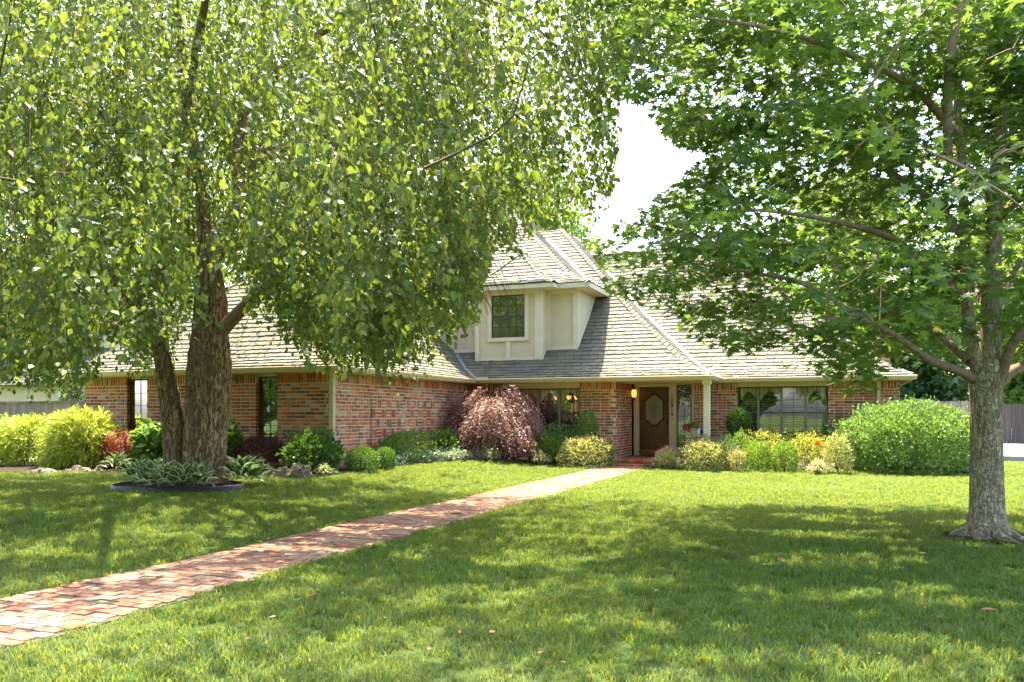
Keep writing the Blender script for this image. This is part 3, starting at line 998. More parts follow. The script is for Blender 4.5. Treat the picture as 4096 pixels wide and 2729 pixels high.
for (cx, cz, rx, rz) in ((dc, gz + .12, .055, .13), (dc, gz - .12, .06, .12), (dc - .08, gz, .07, .035), (dc + .08, gz, .07, .035), (dc, gz + .02, .09, .09), (dc, gz, .03, .22)):
    orn.tube(loop_at(cx, cz, rx, rz), [.006] * 19, 5, False)
orn.build('leaded_ornament', M['brass'], door)
for s in (-1, 1):
    c = dc + s * hw * .36
    mb = MB(); mb.pbox(T5, c - .145, c + .145, -.058, -.045, .42, .90); mb.build('panel_moulding', M['door'], door, bevel=.006)
    mb = MB(); mb.pbox(T5, c - .105, c + .105, -.044, -.032, .46, .86); mb.build('raised_panel', M['door'], door, bevel=.008)
mb = MB(); mb.pbox(T5, dl0 + .01, dl1 - .01, -.058, -.052, .24, .40); mb.build('kick_plate', M['brass'], door)
hd = MB()
hx = dl1 - .055
hd.pbox(T5, hx - .025, hx + .025, -.058, -.045, 1.25, 1.35); hd.pbox(T5, hx - .02, hx + .02, -.058, -.047, .86, 1.18)
hd.tube([Vector(T5(hx, -.045, 1.12)), Vector(T5(hx, .0, 1.10)), Vector(T5(hx, .005, 1.0)), Vector(T5(hx, -.01, .92)), Vector(T5(hx, -.045, .9))], [.009] * 5, 8)
hd.ball(T5(hx, -.03, 1.30), .02)
hd.build('door_handle', M['brass'], door, smooth=True)
window(T5, sl0, sl1, .475, 2.385, [], None, .0, None, (2, 6), blind=(.52, 2.36, .02, .062), label='tall sidelight window with open shutters', sill=False, room=1.2)
mb = MB(); mb.pbox(T5, dl0 - .02, dl1 + .02, -.12, .06, .205, .222); mb.build('threshold', M['concrete'], house)
mb = MB(); mb.pbox(T5, sl0 - .1, UE, -.05, .026, .10, .209); mb.build('sill_course', M['brick'], house)

# porch floor and steps of brick
stoop = MB(); XS1 = -3.25; YS = 22.62
stoop.box(XP + .0, XS1, YS + .1, YD + .05, 0, .195)
st = stoop.build('porch_floor', M['mortar'], house)
def porch_bricks():
    r3 = random.Random(8)
    mb_i = []
    x = XP + .06
    while x < XS1 - .05:            # row of bullnose edge bricks
        mb_i.append((x + .098, YS + .06, .190, .24, .205)); x += .205
    for x, y, l, w, z in mb_i:
        mb = MB(); mb.add([(x + vx, y + vy, z + vz) for vx, vy, vz in brick_piece(l, w, .075, .012)], BRICK_F)
        mb.build('brick', M['brick'], st)
    mb = MB(); y = YS + .24; k = 0
    while y < YD - .02:
        x = XP + .02 - (k % 2) * .1
        while x < XS1:
            a, b = max(x, XP + .02), min(x + .195, XS1)
            if b - a > .04: mb.add([((a + b) / 2 + vx, y + .045 + vy, .206 + vz) for vx, vy, vz in brick_piece(b - a, .09, .03)], BRICK_F)
            x += .205
        y += .1; k += 1
    mb.build('floor_brickwork', M['brick'], st, kind='stuff')
    mb = MB(); mb.box(XP + .1, -4.55, YS - .28, YS + .09, 0, .08)
    s2 = mb.build('step', M['mortar'], house)
    x = XP + .12
    while x < -4.65:
        mb = MB(); mb.add([(x + .098 + vx, YS - .17 + vy, .095 + vz) for vx, vy, vz in brick_piece(.190, .24, .075, .01)], BRICK_F)
        mb.build('brick', M['brick'], s2); x += .205
porch_bricks()

# column
cx0 = X_at(2814, 22.8); cx1 = X_at(2839, 22.8)
mb = MB(); mb.box(cx0, cx1, 22.75, 22.75 + (cx1 - cx0), .2, 2.3)
colm = mb.build('porch_column', M['trim'], house, bevel=.008)
mb = MB(); mb.box(cx0 - .03, cx1 + .03, 22.72, 22.78 + (cx1 - cx0), 2.3, 2.42); mb.build('capital', M['trim'], colm, bevel=.006)
mb = MB(); mb.box(cx0 - .02, cx1 + .02, 22.73, 22.77 + (cx1 - cx0), .2, .34); mb.build('column_base', M['trim'], colm, bevel=.006)

# house number
def digits():
    z = 1.45 + (1662 - 1594) / 130 - .0
    cxn = X_at(2689, YD)
    for i, ch in enumerate('10814'):
        cu = bpy.data.curves.new('number_digit', 'FONT')
        cu.body = ch; cu.size = .165; cu.extrude = .006; cu.offset = .0016; cu.align_x = 'CENTER'
        tmp = bpy.data.objects.new('number_digit', cu)
        me = bpy.data.meshes.new_from_object(tmp)
        bpy.data.objects.remove(tmp)
        o = link('number_digit', me, M['bronze'], house, loc=(cxn, YD - .038, z - i * .136), rot=(R(90), 0, 0))
        o['label'] = 'dark bronze digit reading ' + ch
digits()

# --- roofs: profile of run -> rise with the bell-cast kick at the eave
PA = [(0, 0), (.45, .20), (.95, .56), (1.6, 1.16), (2.67, 2.10), (6.4, 5.96)]
PD = [(0, 0), (.4, .15), (.91, .48), (2.2, 1.68), (5.2, 4.40)]
PE = [(0, 0), (.4, .15), (.8, .48), (1.63, 1.35), (2.2, 1.95)]
def prof(p, a):
    for (a0, z0), (a1, z1) in zip(p[:-1], p[1:]):
        if a <= a1: return z0 + (z1 - z0) * (a - a0) / (a1 - a0)
    return p[-1][1] + (a - p[-1][0]) * (p[-1][1] - p[-2][1]) / (p[-1][0] - p[-2][0])
def prof_inv(p, z):
    lo, hi = 0.0, 12.0
    for _ in range(40):
        m = (lo + hi) / 2
        if prof(p, m) < z: lo = m
        else: hi = m
    return lo
def by_arc(p, amax, step):
    """(run, rise) at even steps of slope length."""
    out = [(0.0, 0.0)]
    a = 0.0; acc = 0.0; last = (0.0, 0.0)
    while a < amax:
        a2 = min(a + .01, amax)
        z2 = prof(p, a2)
        acc += math.hypot(a2 - last[0], z2 - last[1])
        last = (a2, z2)
        if acc >= step:
            out.append(last); acc = 0.0
        a = a2
        if a2 >= amax: break
    out.append(last)
    return out
NS = [0]
def slope(roof, O, U, N, p, z0, amax, umin, umax, tiles=True, indiv=None):
    """O: eave corner in plan, U: along the eave, N: inward. umin/umax: limits along the eave at run a."""
    def W(u, a, dz=0.0):
        return (O[0] + U[0] * u + N[0] * a, O[1] + U[1] * u + N[1] * a, z0 + prof(p, a) + dz)
    V, F = [], []
    K = 24
    for i in range(K + 1):
        a = amax * i / K
        V += [W(umin(a), a, -.02), W(max(umax(a), umin(a)), a, -.02)]
        if i: F.append((2 * i - 2, 2 * i - 1, 2 * i + 1, 2 * i))
    me = bpy.data.meshes.new('roof_deck'); me.from_pydata(V, [], F)
    link('roof_deck', me, M['underlay'] if tiles else M['shingle'], roof)
    if not tiles: return
    rows = by_arc(p, amax, .178)
    TV, TF = [], []
    for i in range(len(rows) - 1):
        a0, a1 = rows[i][0], rows[i + 1][0]
        a2 = min(a1 + (a1 - a0) * .15, amax)
        lo0, hi0, lo1, hi1 = umin(a0), umax(a0), umin(a2), umax(a2)
        if max(hi0 - lo0, hi1 - lo1) < .05: continue
        wt = .262
        u = min(lo0, lo1) - random.uniform(0, wt)
        while u < max(hi0, hi1):
            w = wt * random.uniform(.92, 1.05)
            g = random.uniform(.002, .008)
            b0, b1 = max(u + g, lo0), min(u + w - g, hi0)
            t0, t1 = max(u + g, lo1), min(u + w - g, hi1)
            if b1 - b0 < .02 and t1 - t0 < .02: u += w; continue
            if b1 < b0: b0 = b1 = (b0 + b1) / 2
            if t1 < t0: t0 = t1 = (t0 + t1) / 2
            ch = min(.03, (b1 - b0) * .2)
            aa = a0 - .012 + random.uniform(-.006, .006)
            ac = aa + (a1 - a0) * .14
            lift = .036 + random.uniform(-.004, .008)
            th = .026
            def Q(uu, a, dz):
                x = O[0] + U[0] * uu + N[0] * a; y = O[1] + U[1] * uu + N[1] * a
                return (x, y, z0 + (prof(p, max(a, 0)) + min(a, 0) * .4) + dz)
            vs = [Q(b0 + ch, aa, lift), Q(b1 - ch, aa, lift), Q(b1, ac, lift - .002), Q(t1, a2, .006), Q(t0, a2, .006), Q(b0, ac, lift - .002)]
            vs += [(x, y, z - th) for x, y, z in vs]
            fs = [(0, 1, 2, 3, 4, 5), (6, 7, 1, 0), (7, 8, 2, 1), (8, 9, 3, 2), (10, 11, 5, 4), (11, 6, 0, 5)]
            if indiv and NS[0] < 300 and indiv(vs[0]):
                NS[0] += 1
                c = Vector(vs[0])
                me = bpy.data.meshes.new('shingle')
                me.from_pydata([Vector(v) - c for v in vs], [], fs)
                link('shingle', me, M['shingle'], roof, loc=c)
            else:
                bb = len(TV)
                TV += vs; TF += [tuple(bb + k for k in f) for f in fs]
            u += w
    me = bpy.data.meshes.new('shingles'); me.from_pydata(TV, [], TF)
    link('shingle_field', me, M['shingle'], roof, kind='stuff')

def hip_caps(roof, pts, w=.13):
    """Cap shingles folded over a hip line."""
    mb = MB()
    path = [Vector(p) for p in pts]
    seg = []
    acc = 0
    for a, b in zip(path[:-1], path[1:]):
        n = max(1, int((b - a).length / .19))
        for k in range(n): seg.append(a + (b - a) * (k / n))
    seg.append(path[-1])
    for a, b in zip(seg[:-1], seg[1:]):
        t = (b - a).normalized()
        s = Vector((-t.y, t.x, 0)).normalized() * w
        b2 = b + t * .03
        dn = Vector((0, 0, -.09)) * (w / .13)
        up0, up1 = Vector((0, 0, .06)), Vector((0, 0, .04))
        vs = [a + up0, a + s + up0 + dn, a - s + up0 + dn, b2 + up1, b2 + s + up1 + dn, b2 - s + up1 + dn]
        vs += [v - Vector((0, 0, .016)) for v in vs[:3]]
        mb.add(vs, [(0, 3, 4, 1), (0, 2, 5, 3), (0, 1, 7, 6), (0, 6, 8, 2)])
    mb.build('hip_cap', M['shingle'], roof, kind='stuff')

def flashing(roof, cen, lft, rgt, mat):
    mb = MB(); V = []
    for c, l, r_ in zip(cen, lft, rgt): V += [l, c, r_]
    F = []
    for i in range(len(cen) - 1):
        F += [(3 * i, 3 * i + 1, 3 * i + 4, 3 * i + 3), (3 * i + 1, 3 * i + 2, 3 * i + 5, 3 * i + 4)]
    mb.add(V, F).build('valley_flashing', mat, roof)

EZ = 2.55
EYW, EYA, EYB = 15.1, 22.5, 24.45
XEW0, XEW1 = -18.5, -10.05
XA1 = -3.1
XB1 = 2.0
AR = 5.45
roof = MB().box(-17, -12, 20, 30, 2.50, 2.52).build('roof', M['underlay'], house)
hwid = (XEW1 - XEW0) / 2
slope(roof, (XEW0, EYW), (1, 0), (0, 1), PA, EZ, hwid, lambda a: a, lambda a: (XEW1 - XEW0) - a)
slope(roof, (XEW1, EYW), (0, 1), (-1, 0), PA, EZ, hwid, lambda a: a, lambda a: EYA - EYW + a)
slope(roof, (XEW0, EYW), (0, 1), (1, 0), PA, EZ, hwid, lambda a: a, lambda a: 16, tiles=False)
LA = XA1 - XEW1
slope(roof, (XEW1, EYA), (1, 0), (0, 1), PA, EZ, 6.19, lambda a: -a, lambda a: LA - a, indiv=lambda v: v[2] < 4.3 and v[0] > -10.2)
slope(roof, (XA1, EYA), (0, 1), (-1, 0), PA, EZ, 6.19, lambda a: a, lambda a: EYB - EYA + a)
slope(roof, (XA1, EYB), (1, 0), (0, 1), PA, EZ, AR, lambda a: -a, lambda a: XB1 - XA1 - a)
slope(roof, (XB1, EYB), (0, 1), (-1, 0), PA, EZ, AR, lambda a: a, lambda a: 2 * AR - a + .01, tiles=False)
# rear slopes
mb = MB()
mb.add([(-13, 2 * AR + EYB, EZ), (XB1, 2 * AR + EYB, EZ), (XB1 - AR, EYB + AR, EZ + prof(PA, AR)), (-13, EYB + AR, EZ + prof(PA, AR))], [(0, 1, 2, 3)])
mb.add([(-19, 34.9, EZ), (-9.3, 34.9, EZ), (-9.3, EYA + 6.19, EZ + prof(PA, 6.19)), (-19, EYA + 6.19, EZ + prof(PA, 6.19))], [(0, 1, 2, 3)])
mb.build('roof_deck', M['shingle'], roof)
hl = [0, .45, .95, 1.6, 2.67, 4.0, 5.0, 6.19]
H = lambda a: EZ + prof(PA, a)
hip_caps(roof, [(XA1 - a, EYA + a, H(a)) for a in hl])
hip_caps(roof, [(XEW0 + a, EYW + a, H(a)) for a in hl[:5] + [hwid]])
hip_caps(roof, [(XEW1 - a, EYW + a, H(a)) for a in hl[:5] + [hwid]])
hip_caps(roof, [(XB1 - a, EYB + a, H(a)) for a in hl[:6] + [AR]])
hip_caps(roof, [(XB1 - AR, EYB + AR, H(AR)), (XA1 - AR, EYB + AR, H(AR))])
hip_caps(roof, [(XEW0 + hwid, EYW + hwid, H(hwid)), (XEW0 + hwid, 27, H(hwid))])
fa = [0, .2, .45, .7, .95, 1.3, 1.6, 2.1, 2.67, 4, AR]
W_ = .085
flashing(roof, [(XA1 - a, EYB + a, H(a) + .035) for a in fa], [(XA1 - a - W_, EYB + a, H(a + W_) + .03) for a in fa], [(XA1 - a, EYB + a + W_, H(a + W_) + .03) for a in fa], M['white_metal'])
flashing(roof, [(XEW1 - a, EYA + a, H(a) + .035) for a in fa[:-1]], [(XEW1 - a - W_, EYA + a, H(a + W_) + .03) for a in fa[:-1]], [(XEW1 - a, EYA + a + W_, H(a + W_) + .03) for a in fa[:-1]], M['grey_metal'])

# gutters, fascia, soffits
GP = [(0, 0), (.0, .115), (.015, .12), (.10, .12), (.115, .10), (.10, .085), (.098, .055), (.075, .035), (.06, 0)]
def gutter(p0, p1, n, z=2.425, closed=True):
    mb = MB(); k = len(GP)
    vs = [(p[0] + n[0] * d, p[1] + n[1] * d, z + h) for p in (p0, p1) for d, h in GP]
    fs = [(i, i + 1, k + i + 1, k + i) for i in range(k - 1)] + [(k - 1, 0, k, 2 * k - 1), tuple(range(k)), tuple(range(2 * k - 1, k - 1, -1))]
    mb.add(vs, fs)
    return mb.build('gutter', M['gutter'], house)
gutter((XEW0 + .002, EYW + .02), (XEW1 + .10, EYW + .02), (0, -1))
gutter((XEW1 - .02, EYW - .06), (XEW1 - .02, EYA - .08), (1, 0))
gutter((XEW1 + .02, EYA + .02), (XA1 + .10, EYA + .02), (0, -1))
gutter((XA1 - .02, EYA - .06), (XA1 - .02, EYB - .08), (1, 0))
gutter((XA1 + .02, EYB + .02), (XB1 + .08, EYB + .02), (0, -1))
gutter((XB1 - .02, EYB - .06), (XB1 - .02, 33), (1, 0))
def soffit(x0, x1, y0, y1):
    mb = MB(); mb.box(x0, x1, y0, y1, 2.415, 2.434); mb.build('soffit', M['trim'], house)
soffit(XEW0 + .02, XEW1 - .02, EYW + .022, YW + .05)
soffit(XW1 - .06, XEW1 - .021, YW + .052, EYA)
soffit(XW1 - .06, XA1 - .022, EYA + .023, YL + .06)
soffit(XP - .06, XA1 - .023, YL + .062, YD + .06)
soffit(XA1 - .021, XB1 - .021, EYB + .024, YR + .06)
mb = MB(); mb.box(-17.9, XW1 - .1, YW + .1, 24, 2.437, 2.5); mb.box(XP, XA1 - .05, 23.2, 25.4, 2.437, 2.5)
mb.build('fascia', M['trim'], house)
# gutter diverters and downspouts
def downspout(x, y, z0, z1, w=.075, mat='gutter', label=None):
    mb = MB(); mb.box(x - w / 2, x + w / 2, y - w * .6, y, z0, z1)
    o = mb.build('downspout', M[mat], house, bevel=.006)
    if label: o['label'] = label
    mb = MB(); mb.box(x - w / 2 - .012, x + w / 2 + .012, y - w * .6 - .004, y + .005, z1 - .5, z1 - .46); mb.build('strap', M[mat], o)
downspout(X_at(1329, YW - .03), YW - .02, .28, 2.42, .11, label='wide tan downspout at the garage wing corner')
downspout(X_at(3514, YR), YR - .02, .1, 2.42, .09, label='tan downspout partly hidden by the huge bush')
mb = MB(); mb.box(XEW1 + .02, XEW1 + .42, EYA - .05, EYA + .05, 2.55, 2.60); mb.build('gutter_guard', M['gutter'], house)
mb = MB(); mb.box(XA1 + .03, XA1 + .36, EYB - .05, EYB + .05, 2.55, 2.61); mb.build('gutter_guard', M['gutter'], house)

# --- dormer / upper storey
DY = 23.85; BYF = 23.5
BX0, BX1 = -10.49, -8.23
DX0, DX1 = -15.9, -7.24
ETOP = 5.44; ESOF = 5.29
dorm = thing('x', 'x', 'x'); bpy.data.objects.remove(dorm)
mb = MB()
mb.box(BX0, BX1, BYF, DY + .3, 3.0, ESOF)
dormer = mb.build('dormer', M['cream'], house); dormer['label'] = 'cream stucco dormer above the dining room window'
TB = plane(BX0, BYF, 1, 0, 0, -1)
mb = MB(); mb.box(DX0, BX0 - .001, DY, DY + .2, 3.3, ESOF); mb.box(BX1 + .001, DX1 - .002, DY, DY + .2, 3.3, ESOF)
mb.build('upper_wall', M['cream'], dormer)
# side wall that dies into the roof
ys = [DY, DY + .2, 24.4, 25.0, 25.8]
pl = [(DY, ESOF), (25.85, ESOF)] + [(y, EZ + prof(PA, y - EYA) - .05) for y in reversed(ys)]
TS = lambda u, d, z: (DX1 - .05 + d, u, z)
MB().prism(TS, pl, 0, .05).build('side_wall', M['cream'], dormer)
# boards
def board(T, u0, u1, z0, z1, d=.025, d0=.001):
    d = d + .018
    mb = MB(); mb.pbox(T, u0, u1, d0, d, z0, z1); mb.build('trim_board', M['trim'], dormer, bevel=.004)
BW = BX1 - BX0
board(TB, 0, .14, 3.04, ESOF - .002); board(TB, BW - .27, BW, 3.04, ESOF - .002)
board(TB, .142, BW - .272, 3.04, 3.22, .022)
wx0, wx1 = X_at(1968, BYF) - BX0, X_at(2100, BYF) - BX0
wz0, wz1 = 3.86, 5.17
board(TB, wx0 - .13, wx0 - .002, wz0 - .002, ESOF - .1, .03); board(TB, wx1 + .002, wx1 + .13, wz0 - .002, ESOF - .1, .03)
board(TB, wx0 - .13, wx1 + .13, wz0 - .12, wz0 - .004, .035)
board(TB, (wx0 + wx1) / 2 - .075, (wx0 + wx1) / 2 + .075, 3.222, wz0 - .122, .022)
board(TB, .142, wx0 - .132, ESOF - .11, ESOF - .004, .018); board(TB, wx1 + .132, BW - .272, ESOF - .11, ESOF - .004, .018)
board(TB, wx0 - .13, wx1 + .13, wz1 + .002, ESOF - .004, .028)
TDm = plane(BX1, DY, 1, 0, 0, -1)
DWd = DX1 - BX1
board(TDm, .0, .09, 3.3, ESOF - .002); board(TDm, DWd - .15, DWd - .002, 3.2, ESOF - .002, .03)
board(TDm, .092, DWd - .152, ESOF - .12, ESOF - .003, .022); board(TDm, .092, DWd - .152, 3.38, 3.56, .022)
TLm = plane(DX0, DY, 1, 0, 0, -1)
board(TLm, DX1 - DX0 - (DX1 - BX0) - .12, DX1 - DX0 - (DX1 - BX0) - .004, 3.3, ESOF - .002); board(TLm, .0, BX0 - DX0 - .13, 3.38, 3.56, .022)
# side boards
mb = MB(); mb.add([(DX1, DY + .001, 3.28), (DX1 + .02, DY + .001, 3.28), (DX1 + .02, DY + .12, 3.40), (DX1, DY + .12, 3.40), (DX1, DY + .001, ESOF), (DX1 + .02, DY + .001, ESOF), (DX1 + .02, DY + .12, ESOF), (DX1, DY + .12, ESOF)], [(0, 3, 2, 1), (4, 5, 6, 7), (0, 1, 5, 4), (1, 2, 6, 5), (2, 3, 7, 6), (3, 0, 4, 7)])
mb.build('trim_board', M['trim'], dormer)
mb = MB()
for ya, yb in zip(ys[:-1], ys[1:]):
    if ya < DY + .1: ya = DY + .122
    za, zb = EZ + prof(PA, ya - EYA) + .03, EZ + prof(PA, yb - EYA) + .03
    mb.add([(DX1 + .001, ya, za), (DX1 + .022, ya, za), (DX1 + .022, yb, zb), (DX1 + .001, yb, zb), (DX1 + .001, ya, za + .15), (DX1 + .022, ya, za + .15), (DX1 + .022, yb, zb + .15), (DX1 + .001, yb, zb + .15)], [(4, 5, 6, 7), (1, 2, 6, 5), (0, 1, 5, 4)])
mb.build('trim_board', M['trim'], dormer)
# dormer window: dark frame with pale lower sash rail, 4 x 4 panes
def dormer_window():
    T = TB
    f = MB(); w = .03
    u0, u1, z0, z1 = wx0, wx1, wz0, wz1
    for a in ((u0, u0 + w, z0, z1), (u1 - w, u1, z0, z1), (u0 + w, u1 - w, z1 - w, z1), (u0 + w, u1 - w, z0, z0 + w)):
        f.pbox(T, a[0], a[1], -.01, .030, a[2], a[3])
    win = f.build('dormer_window', M['bronze'], house); win['label'] = 'dormer window of many small panes'
    zm = (z0 + z1) / 2 - .01
    mb = MB(); mb.pbox(T, u0 + w, u1 - w, .002, .020, zm - .025, zm + .02); mb.build('meeting_rail', M['bronze'], win)
    for s0, s1 in ((z0 + w, zm - .025), (zm + .02, z1 - w)):
        mb = MB()
        for c in range(1, 4):
            x = u0 + w + (u1 - u0 - 2 * w) * c / 4; mb.pbox(T, x - .010, x + .010, .008, .020, s0, s1)
        z = (s0 + s1) / 2; mb.pbox(T, u0 + w, u1 - w, .0085, .0195, z - .010, z + .010)
        mb.build('muntin', M['bronze'], win)
        for c in range(4):
            for r_ in range(2):
                a = u0 + w + (u1 - u0 - 2 * w) * c / 4; b = u0 + w + (u1 - u0 - 2 * w) * (c + 1) / 4
                za = s0 + (s1 - s0) * r_ / 2; zb = s0 + (s1 - s0) * (r_ + 1) / 2
                mb = MB(); mb.pbox(T, a + .005, b - .005, .004, .007, za + .005, zb - .005); mb.build('pane', M['pane_dark'], win)
t = NT('dark_reflective_pane')
c = t.ramp(t.noise(2.5, 4), [(0.4, (0.02, 0.025, 0.015)), (0.7, (0.06, 0.065, 0.045))])
pb = t.princ(c, 0.05, 0.8)
gl = t.n('ShaderNodeBsdfGlossy'); gl.inputs[0].default_value = (.9, .95, .9, 1); gl.inputs[1].default_value = .02
t.l(t.bump(t.noise(1.5, 2), 0.12, 0.05), gl.inputs['Normal'])
mx = t.n('ShaderNodeMixShader'); mx.inputs[0].default_value = .28
t.l(pb, mx.inputs[1]); t.l(gl.outputs[0], mx.inputs[2])
M['pane_dark'] = t.done(mx.outputs[0])
dormer_window()
# eaves of the upper roof
def fascia_box(x0, x1, y0, y1):
    mb = MB(); mb.box(x0, x1, y0, y1, ESOF, ETOP - .005); return mb.build('dormer_eave', M['trim'], dormer, bevel=.006)
EXR = -6.78; EXL = -16.5
fascia_box(EXL, EXR, 23.5, 25.9)
fascia_box(BX0 - .46, BX1 + .46, 23.12, 23.498)
roofd = MB().box(-15, -9, 25.5, 28, 5.3, 5.32).build('roof', M['underlay'], house)
LD = EXR - EXL
slope(roofd, (EXL, 23.5), (1, 0), (0, 1), PD, ETOP, LD / 2, lambda a: a, lambda a: LD - a)
def d_back(a):
    z = ETOP + prof(PD, a)
    return (EYA + prof_inv(PA, z - EZ) - 23.5) if z < 8.25 else 7.5
slope(roofd, (EXR, 23.5), (0, 1), (-1, 0), PD, ETOP, LD / 2, lambda a: a, d_back)
slope(roofd, (EXL, 23.5), (0, 1), (1, 0), PD, ETOP, LD / 2, lambda a: a, lambda a: 9, tiles=False)
HD = lambda a: ETOP + prof(PD, a)
dl = [0, .4, .91, 1.5, 2.2, 3.5, LD / 2]
hip_caps(roofd, [(EXR - a, 23.5 + a, HD(a)) for a in dl])
hip_caps(roofd, [(EXL + a, 23.5 + a, HD(a)) for a in dl])
fl = [0, .3, .6, .91, 1.5, 2.2, 3.0]
flashing(roofd, [(EXR - a, 23.5 + d_back(a), HD(a) + .03) for a in fl], [(EXR - a - .1, 23.5 + d_back(a), HD(a + .1) + .03) for a in fl], [(EXR - a + .02, 23.5 + d_back(a) + .09, HD(a) + .12) for a in fl], M['white_metal'])
bx0, bx1 = BX0 - .48, BX1 + .48
LE = bx1 - bx0
slope(roofd, (bx0, 23.1), (1, 0), (0, 1), PE, ETOP, LE / 2, lambda a: a, lambda a: LE - a)
e_back = lambda a: .4 + prof_inv(PD, prof(PE, a)) + .06
slope(roofd, (bx1, 23.1), (0, 1), (-1, 0), PE, ETOP, LE / 2, lambda a: a, e_back)
slope(roofd, (bx0, 23.1), (0, 1), (1, 0), PE, ETOP, LE / 2, lambda a: a, e_back)
HE = lambda a: ETOP + prof(PE, a)
el = [0, .4, .8, 1.2, LE / 2]
hip_caps(roofd, [(bx1 - a, 23.1 + a, HE(a)) for a in el], .11)
hip_caps(roofd, [(bx0 + a, 23.1 + a, HE(a)) for a in el], .11)
fe = [0, .2, .4, .6, .8, 1.2, LE / 2]
flashing(roofd, [(bx1 - a, 23.1 + e_back(a) - .04, HE(a) + .03) for a in fe], [(bx1 - a - .07, 23.1 + e_back(a) - .04, HE(a + .07) + .03) for a in fe], [(bx1 - a + .05, 23.1 + e_back(a) + .07, HE(a) + .08) for a in fe], M['white_metal'])

# chimney
ch = (X_at(3490, 28.0), X_at(3562, 28.0))
def chimney():
    x0, x1 = ch; y0, y1 = 28.0, 28.7
    mb = MB(); mb.box(x0 + .01, x1 - .01, y0 + .01, y1, 2.6, 6.75)
    c = mb.build('chimney', M['mortar'], house)
    V, F = [], []
    z = 2.7; k = 0
    while z < 6.6:
        x = x0 - (k % 2) * .128
        while x < x1:
            a, b = max(x, x0), min(x + BL, x1)
            if b - a > .03:
                bb = len(V)
                V += [(a, y0, z), (b, y0, z), (b, y0, z + .071), (a, y0, z + .071), (a, y0 + .1, z), (b, y0 + .1, z), (b, y0 + .1, z + .071), (a, y0 + .1, z + .071)]
                F += [tuple(bb + i for i in f) for f in [(0, 1, 2, 3), (0, 3, 7, 4), (1, 5, 6, 2), (3, 2, 6, 7)]]
            x += BL + MJ
        z += COURSE; k += 1
    me = bpy.data.meshes.new('brickwork'); me.from_pydata(V, [], F); link('brickwork', me, M['brick'], c, kind='stuff')
    mb = MB(); mb.box(x0 - .05, x1 + .05, y0 - .05, y1 + .05, 6.66, 6.85); mb.build('chimney_cap', M['concrete'], c)
chimney()

# wall lantern on the porch side wall
def lantern():
    y = 24.62; x = XP + .16; z = 1.45 + (1662 - 1572) / 133
    t = thing('wall_lantern', 'lit brass carriage lantern on the brick porch wall beside the door', 'lantern', (XP, y, z))
    mb = MB(); mb.lathe(x, y, [(.045, z - .13), (.075, z - .08), (.085, z + .02), (.07, z + .11)], 8); mb.build('lantern_glass', M['lamp_glow'], t)
    mb = MB(); mb.lathe(x, y, [(.095, z + .11), (.07, z + .15), (.03, z + .19), (.012, z + .22)], 8); mb.ball((x, y, z + .245), .018)
    mb.tube([Vector((x, y, z + .26)), Vector((x + .03, y, z + .30)), Vector((x - .02, y, z + .33))], [.006] * 3, 6); mb.build('lantern_cap', M['brass'], t, smooth=True)
    mb = MB()
    for k in range(8):
        a = math.pi * 2 * k / 8
        mb.tube([Vector((x + .05 * math.cos(a), y + .05 * math.sin(a), z - .13)), Vector((x + .082 * math.cos(a), y + .082 * math.sin(a), z - .04)), Vector((x + .082 * math.cos(a), y + .082 * math.sin(a), z + .06)), Vector((x + .07 * math.cos(a), y + .07 * math.sin(a), z + .12))], [.005] * 4, 5)
    mb.build('lantern_cage', M['brass'], t)
    mb = MB(); mb.lathe(x, y, [(.015, z - .21), (.03, z - .17), (.055, z - .13)], 8)
    mb.tube([Vector((x, y, z - .2)), Vector((x - .03, y, z - .32)), Vector((x - .10, y, z - .36)), Vector((XP + .02, y, z - .28))], [.01] * 4, 7)
    mb.tube([Vector((x - .08, y, z - .34)), Vector((XP + .05, y, z - .45)), Vector((XP + .02, y, z - .55))], [.008, .006, .003], 6)
    mb.build('bracket', M['brass'], t, smooth=True)
    mb = MB(); mb.ball((x, y, z - .01), .03); mb.build('bulb', M['lamp_core'], t)
lantern()
mb = MB(); mb.box(XP + .005, XP + .03, 24.75, 24.8, 1.24, 1.35); mb.build('door_bell', M['trim'], house)

# chandelier in the dining room
def chandelier():
    cx, cy, cz = X_at(2262, 24.4), 24.4, 1.45 + (1662 - 1590) / 145
    t = thing('chandelier', 'brass chandelier with five lit amber shades behind the dining room window', 'chandelier', (cx, cy, cz))
    mb = MB(); mb.tube([Vector((cx, cy, 2.43)), Vector((cx, cy, cz - .05))], [.012] * 2, 8); mb.ball((cx, cy, cz), .045); mb.build('stem', M['brass'], t)
    for k in range(5):
        a = 2 * math.pi * k / 5 + .3
        dx, dy = math.cos(a) * .34, math.sin(a) * .34
        mb = MB(); mb.tube([Vector((cx, cy, cz)), Vector((cx + dx * .5, cy + dy * .5, cz - .08)), Vector((cx + dx, cy + dy, cz - .0))], [.008] * 3, 6); mb.build('arm', M['brass'], t)
        mb = MB(); mb.lathe(cx + dx, cy + dy, [(.04, cz), (.065, cz + .05), (.078, cz + .11)], 12); mb.build('lamp_shade', M['lamp_glow'], t)
chandelier()

